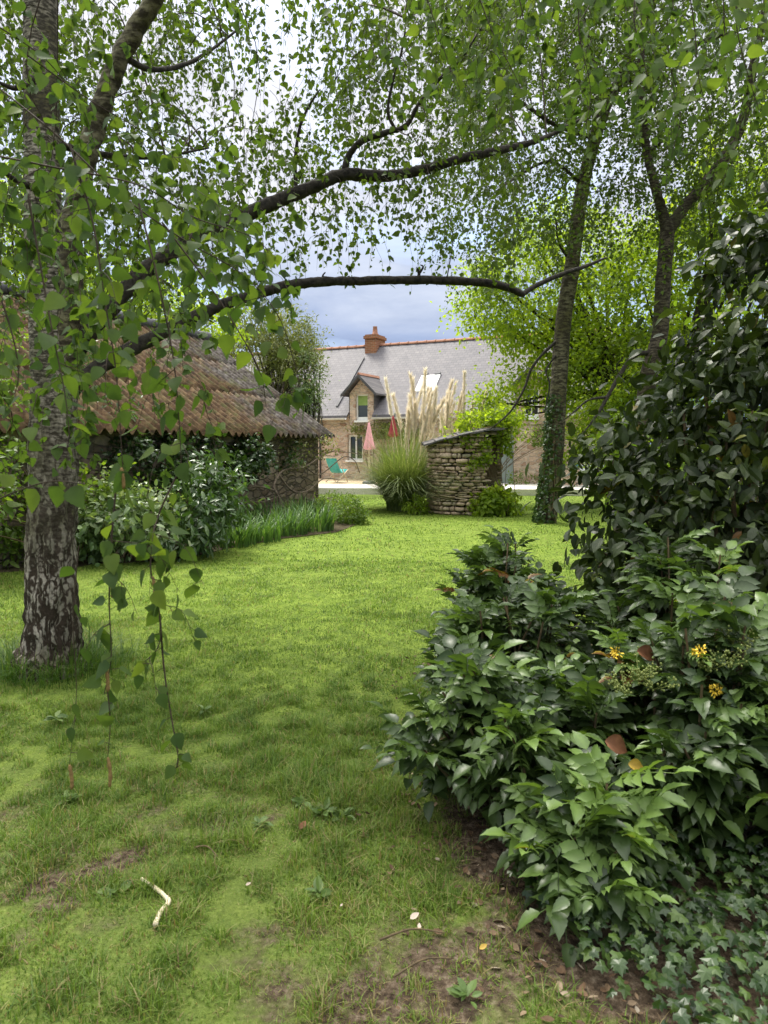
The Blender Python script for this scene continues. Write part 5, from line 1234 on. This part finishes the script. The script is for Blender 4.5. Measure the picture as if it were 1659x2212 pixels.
m_ = MB(); n = 900; y = rng.uniform(1.5, 5.2, n) ** 1.0; x = shrub_edge(y) + rng.normal(size=n) * .17 + .02; pos = np.stack([x, y, hgt(x, y) + rng.uniform(.004, .02, n)], -1); a = rng.uniform(0, 6.28, n)
m_.inst(T_oval2, pos, frame(np.stack([np.cos(a), np.sin(a), rng.normal(size=n) * .2], -1), np.stack([rng.normal(size=n) * .5, rng.normal(size=n) * .5, np.ones(n)], -1)), .026 * rng.uniform(.4, 1.6, n), rng.uniform(0, 1, n))
M['litter'] = leaf_mat('litter', [(0, (.05, .03, .018)), (.6, (.13, .08, .045)), (.9, (.22, .16, .10)), (1, (.42, .36, .28))], .7, .1, (1, 1, 1), .2)
tag(m_.build('leaf_litter', M['litter'], smooth=False), 'dry brown leaf litter scattered along the foot of the shrubs', 'leaf litter', kind='stuff')
# ------------------------------------------------------------------ things lying on the lawn
pth = [G(u, v, .028) for u, v in ((305, 1898), (330, 1914), (352, 1932), (364, 1948), (350, 1966), (341, 1982), (336, 1998))]
q, rr = smooth_path(pth, 40, [.006, .007, .007, .0085, .008, .008, .009]); m_ = MB(); m_.tube(q - q[0], rr, 10, disp=rough(.0012, 60)); o = m_.build('stick', M['peeled']); o.location = tuple(q[0]); tag(o, 'bent peeled white stick lying on the grass', 'stick')
def flat_leaf(name, u, v, s_, mat, label, group=None, ang=None):
    c = G(u, v, .03); m_ = MB(); ang = random.uniform(0, 6.28) if ang is None else ang
    m_.inst(T_oval2, np.array([[0, 0, 0.]]), frame(np.array([[math.cos(ang), math.sin(ang), .15]]), np.array([[.2, -.3, 1.]])), np.array([s_]), np.array([.5])); o = m_.build(name, mat); o.location = tuple(c); return tag(o, label, 'fallen leaf', group)
flat_leaf('fallen_leaf', 648, 1792, .045, M['dead_leaf'], 'rust brown fallen leaf standing out in the mid lawn', ang=1.2)
flat_leaf('fallen_leaf', 905, 2008, .022, M['pale_petal'], 'pale fallen leaf on the bare earth before the shrubs', ang=1.5)
flat_leaf('fallen_leaf', 530, 1912, .02, M['pale_petal'], 'small cream fallen leaf right of the peeled stick', ang=.3)
flat_leaf('fallen_leaf', 1035, 2050, .028, M['yellow_leaf'], 'yellowish fallen leaf on the earth near the ivy', ang=.4)
flat_leaf('fallen_leaf', 885, 1985, .035, M['pale_petal'], 'long pinkish fallen leaf at the shrub edge', ang=.5)
flat_leaf('fallen_leaf', 735, 1958, .012, M['pale_petal'], 'tiny pale fallen petal in the middle of the near lawn', ang=1.)
twl = [(820, 2030, 960, 2015, 'thin dead twig lying on the bare earth'), (850, 2110, 980, 2070, 'dead twig nearest the camera on the bare earth'), (420, 1830, 470, 1850, 'short straw coloured twig in the lawn grass')]
for (ua, va, ub, vb, lb) in twl:
    a, b = G(ua, va, .02), G(ub, vb, .025); m_ = MB(); m_.tube(smooth_path([a - a, (b - a) * .5 + np.array([0, .02, .01]), b - a], 14), np.linspace(.004, .002, 14), 6); o = m_.build('dead_twig', M['stem']); o.location = tuple(a); tag(o, lb, 'twig', 'twigs on the ground')
wl = [((700, 1765), .055, 'broad leaved weed patch in the middle of the near lawn'), ((655, 1745), .05, 'weed rosette left of the middle weed patch'), ((740, 1775), .05, 'weed rosette right of the middle weed patch'), ((690, 1945), .06, 'weed rosette on the bare patch below the middle'), ((150, 1735), .05, 'weed rosette below the hanging catkins'), ((250, 1935), .05, 'weed rosette left of the peeled stick'), ((120, 1560), .06, 'weed rosette in front of the left birch'), ((440, 1540), .05, 'weed rosette right of the left birch foot'), ((560, 1790), .05, 'weed rosette left of the rust brown leaf'), ((1010, 2165), .05, 'weed rosette at the ivy edge near the bottom')]
for (uv, s_, lb) in wl:
    g = G(*uv); m_ = MB(); n = 26; n = random.randint(9, 22); a = rng.uniform(0, 6.28, n); r = rng.uniform(0, .018, n); pos = np.stack([r * np.cos(a), r * np.sin(a), .012 + rng.uniform(0, .02, n)], -1)
    m_.inst(T_oval, pos, frame(np.stack([np.cos(a), np.sin(a), rng.uniform(-.1, .9, n)], -1), np.stack([rng.normal(size=n) * .4, rng.normal(size=n) * .4, np.ones(n)], -1)), s_ * .8 * rng.uniform(.5, 1.3, n), rng.uniform(.2, .9, n))
    o = m_.build('weed', M['weed_leaf'], smooth=False); o.location = (g[0], g[1], 0); tag(o, lb, 'weed', 'weeds in the lawn')

# ------------------------------------------------------------------ sky, sun, camera
SUN_AZ, SUN_EL = rad(-32), rad(57)                  # azimuth measured from +Y towards +X: high, ahead and to the left
sdir = Vector((math.sin(SUN_AZ) * math.cos(SUN_EL), math.cos(SUN_AZ) * math.cos(SUN_EL), math.sin(SUN_EL)))
w = bpy.data.worlds.new('World'); bpy.context.scene.world = w; w.use_nodes = True
nt = w.node_tree; nt.nodes.clear(); N = NT(nt)
sky = N.n('TexSky', sky_type='NISHITA'); sky.sun_disc = False; sky.sun_elevation = SUN_EL; sky.sun_rotation = SUN_AZ; sky.altitude = 0; sky.air_density = 1.0; sky.dust_density = 1.5
tc = N.n('TexCoord'); sp_ = N.n('SeparateXYZ'); N.l(tc.outputs['Generated'], sp_.inputs[0])
mp = N.n('Mapping'); mp.inputs['Scale'].default_value = (1, 1, 2.6); N.l(tc.outputs['Generated'], mp.inputs['Vector'])
f = N.noise(mp.outputs[0], 3.2, 7, .55, .4); f2 = N.noise(mp.outputs[0], 7.5, 6, .6, .2)
el = N.math('ADD', sp_.outputs[2], N.math('MULTIPLY', N.math('SUBTRACT', f, .5), .38))
cloud = N.ramp(el, [(.10, (.80, 1.04, 1.62)), (.19, (1.15, 1.42, 2.05)), (.27, (1.9, 2.1, 2.55)), (.36, (2.5, 2.55, 2.8)), (.60, (2.9, 2.9, 3.0)), (.76, (11., 10.9, 10.6)), (1, (10.5, 10.5, 10.5))])  # zenith, unseen above the frame, is brightened to add fill light
cloud = N.mix(.5, cloud, N.ramp(f2, [(.3, (.72, .75, .80)), (.65, (1.12, 1.1, 1.08))]), 'MULTIPLY')
cov = N.ramp(N.math('ADD', f, N.math('MULTIPLY', sp_.outputs[2], .1)), [(.36, (.55, .55, .55)), (.55, (1, 1, 1))])
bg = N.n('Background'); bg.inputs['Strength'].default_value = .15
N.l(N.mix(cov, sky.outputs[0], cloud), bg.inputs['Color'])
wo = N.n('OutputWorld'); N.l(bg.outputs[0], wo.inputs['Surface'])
sun = bpy.data.lights.new('sun', 'SUN'); sun.energy = 2.0; sun.angle = rad(18); sun.color = (1, .95, .86)
so = bpy.data.objects.new('sun', sun); C.objects.link(so); so.rotation_euler = (-sdir).to_track_quat('-Z', 'Y').to_euler(); so.location = (0, -20, 40)

cam = bpy.data.cameras.new('camera'); co = bpy.data.objects.new('camera', cam); C.objects.link(co)
cam.sensor_fit = 'VERTICAL'; cam.sensor_height = 24; cam.sensor_width = 18; cam.lens = FPX / 2212 * 24
cam.clip_start = .05; cam.clip_end = 2000
co.location = (0, 0, EYE); co.rotation_euler = (math.pi / 2 - PITCH, 0, 0)
cam.dof.use_dof = True; cam.dof.focus_distance = 14; cam.dof.aperture_fstop = 5.6
sc = bpy.context.scene; sc.camera = co
sc.view_settings.view_transform = 'Standard'; sc.view_settings.look = 'None'; sc.view_settings.exposure = 1.38; sc.view_settings.gamma = 1
sc.render.resolution_x = 768; sc.render.resolution_y = 1024
sc.cycles.max_bounces = 6; sc.cycles.transmission_bounces = 3; sc.cycles.diffuse_bounces = 4
sc.cycles.use_denoising = True
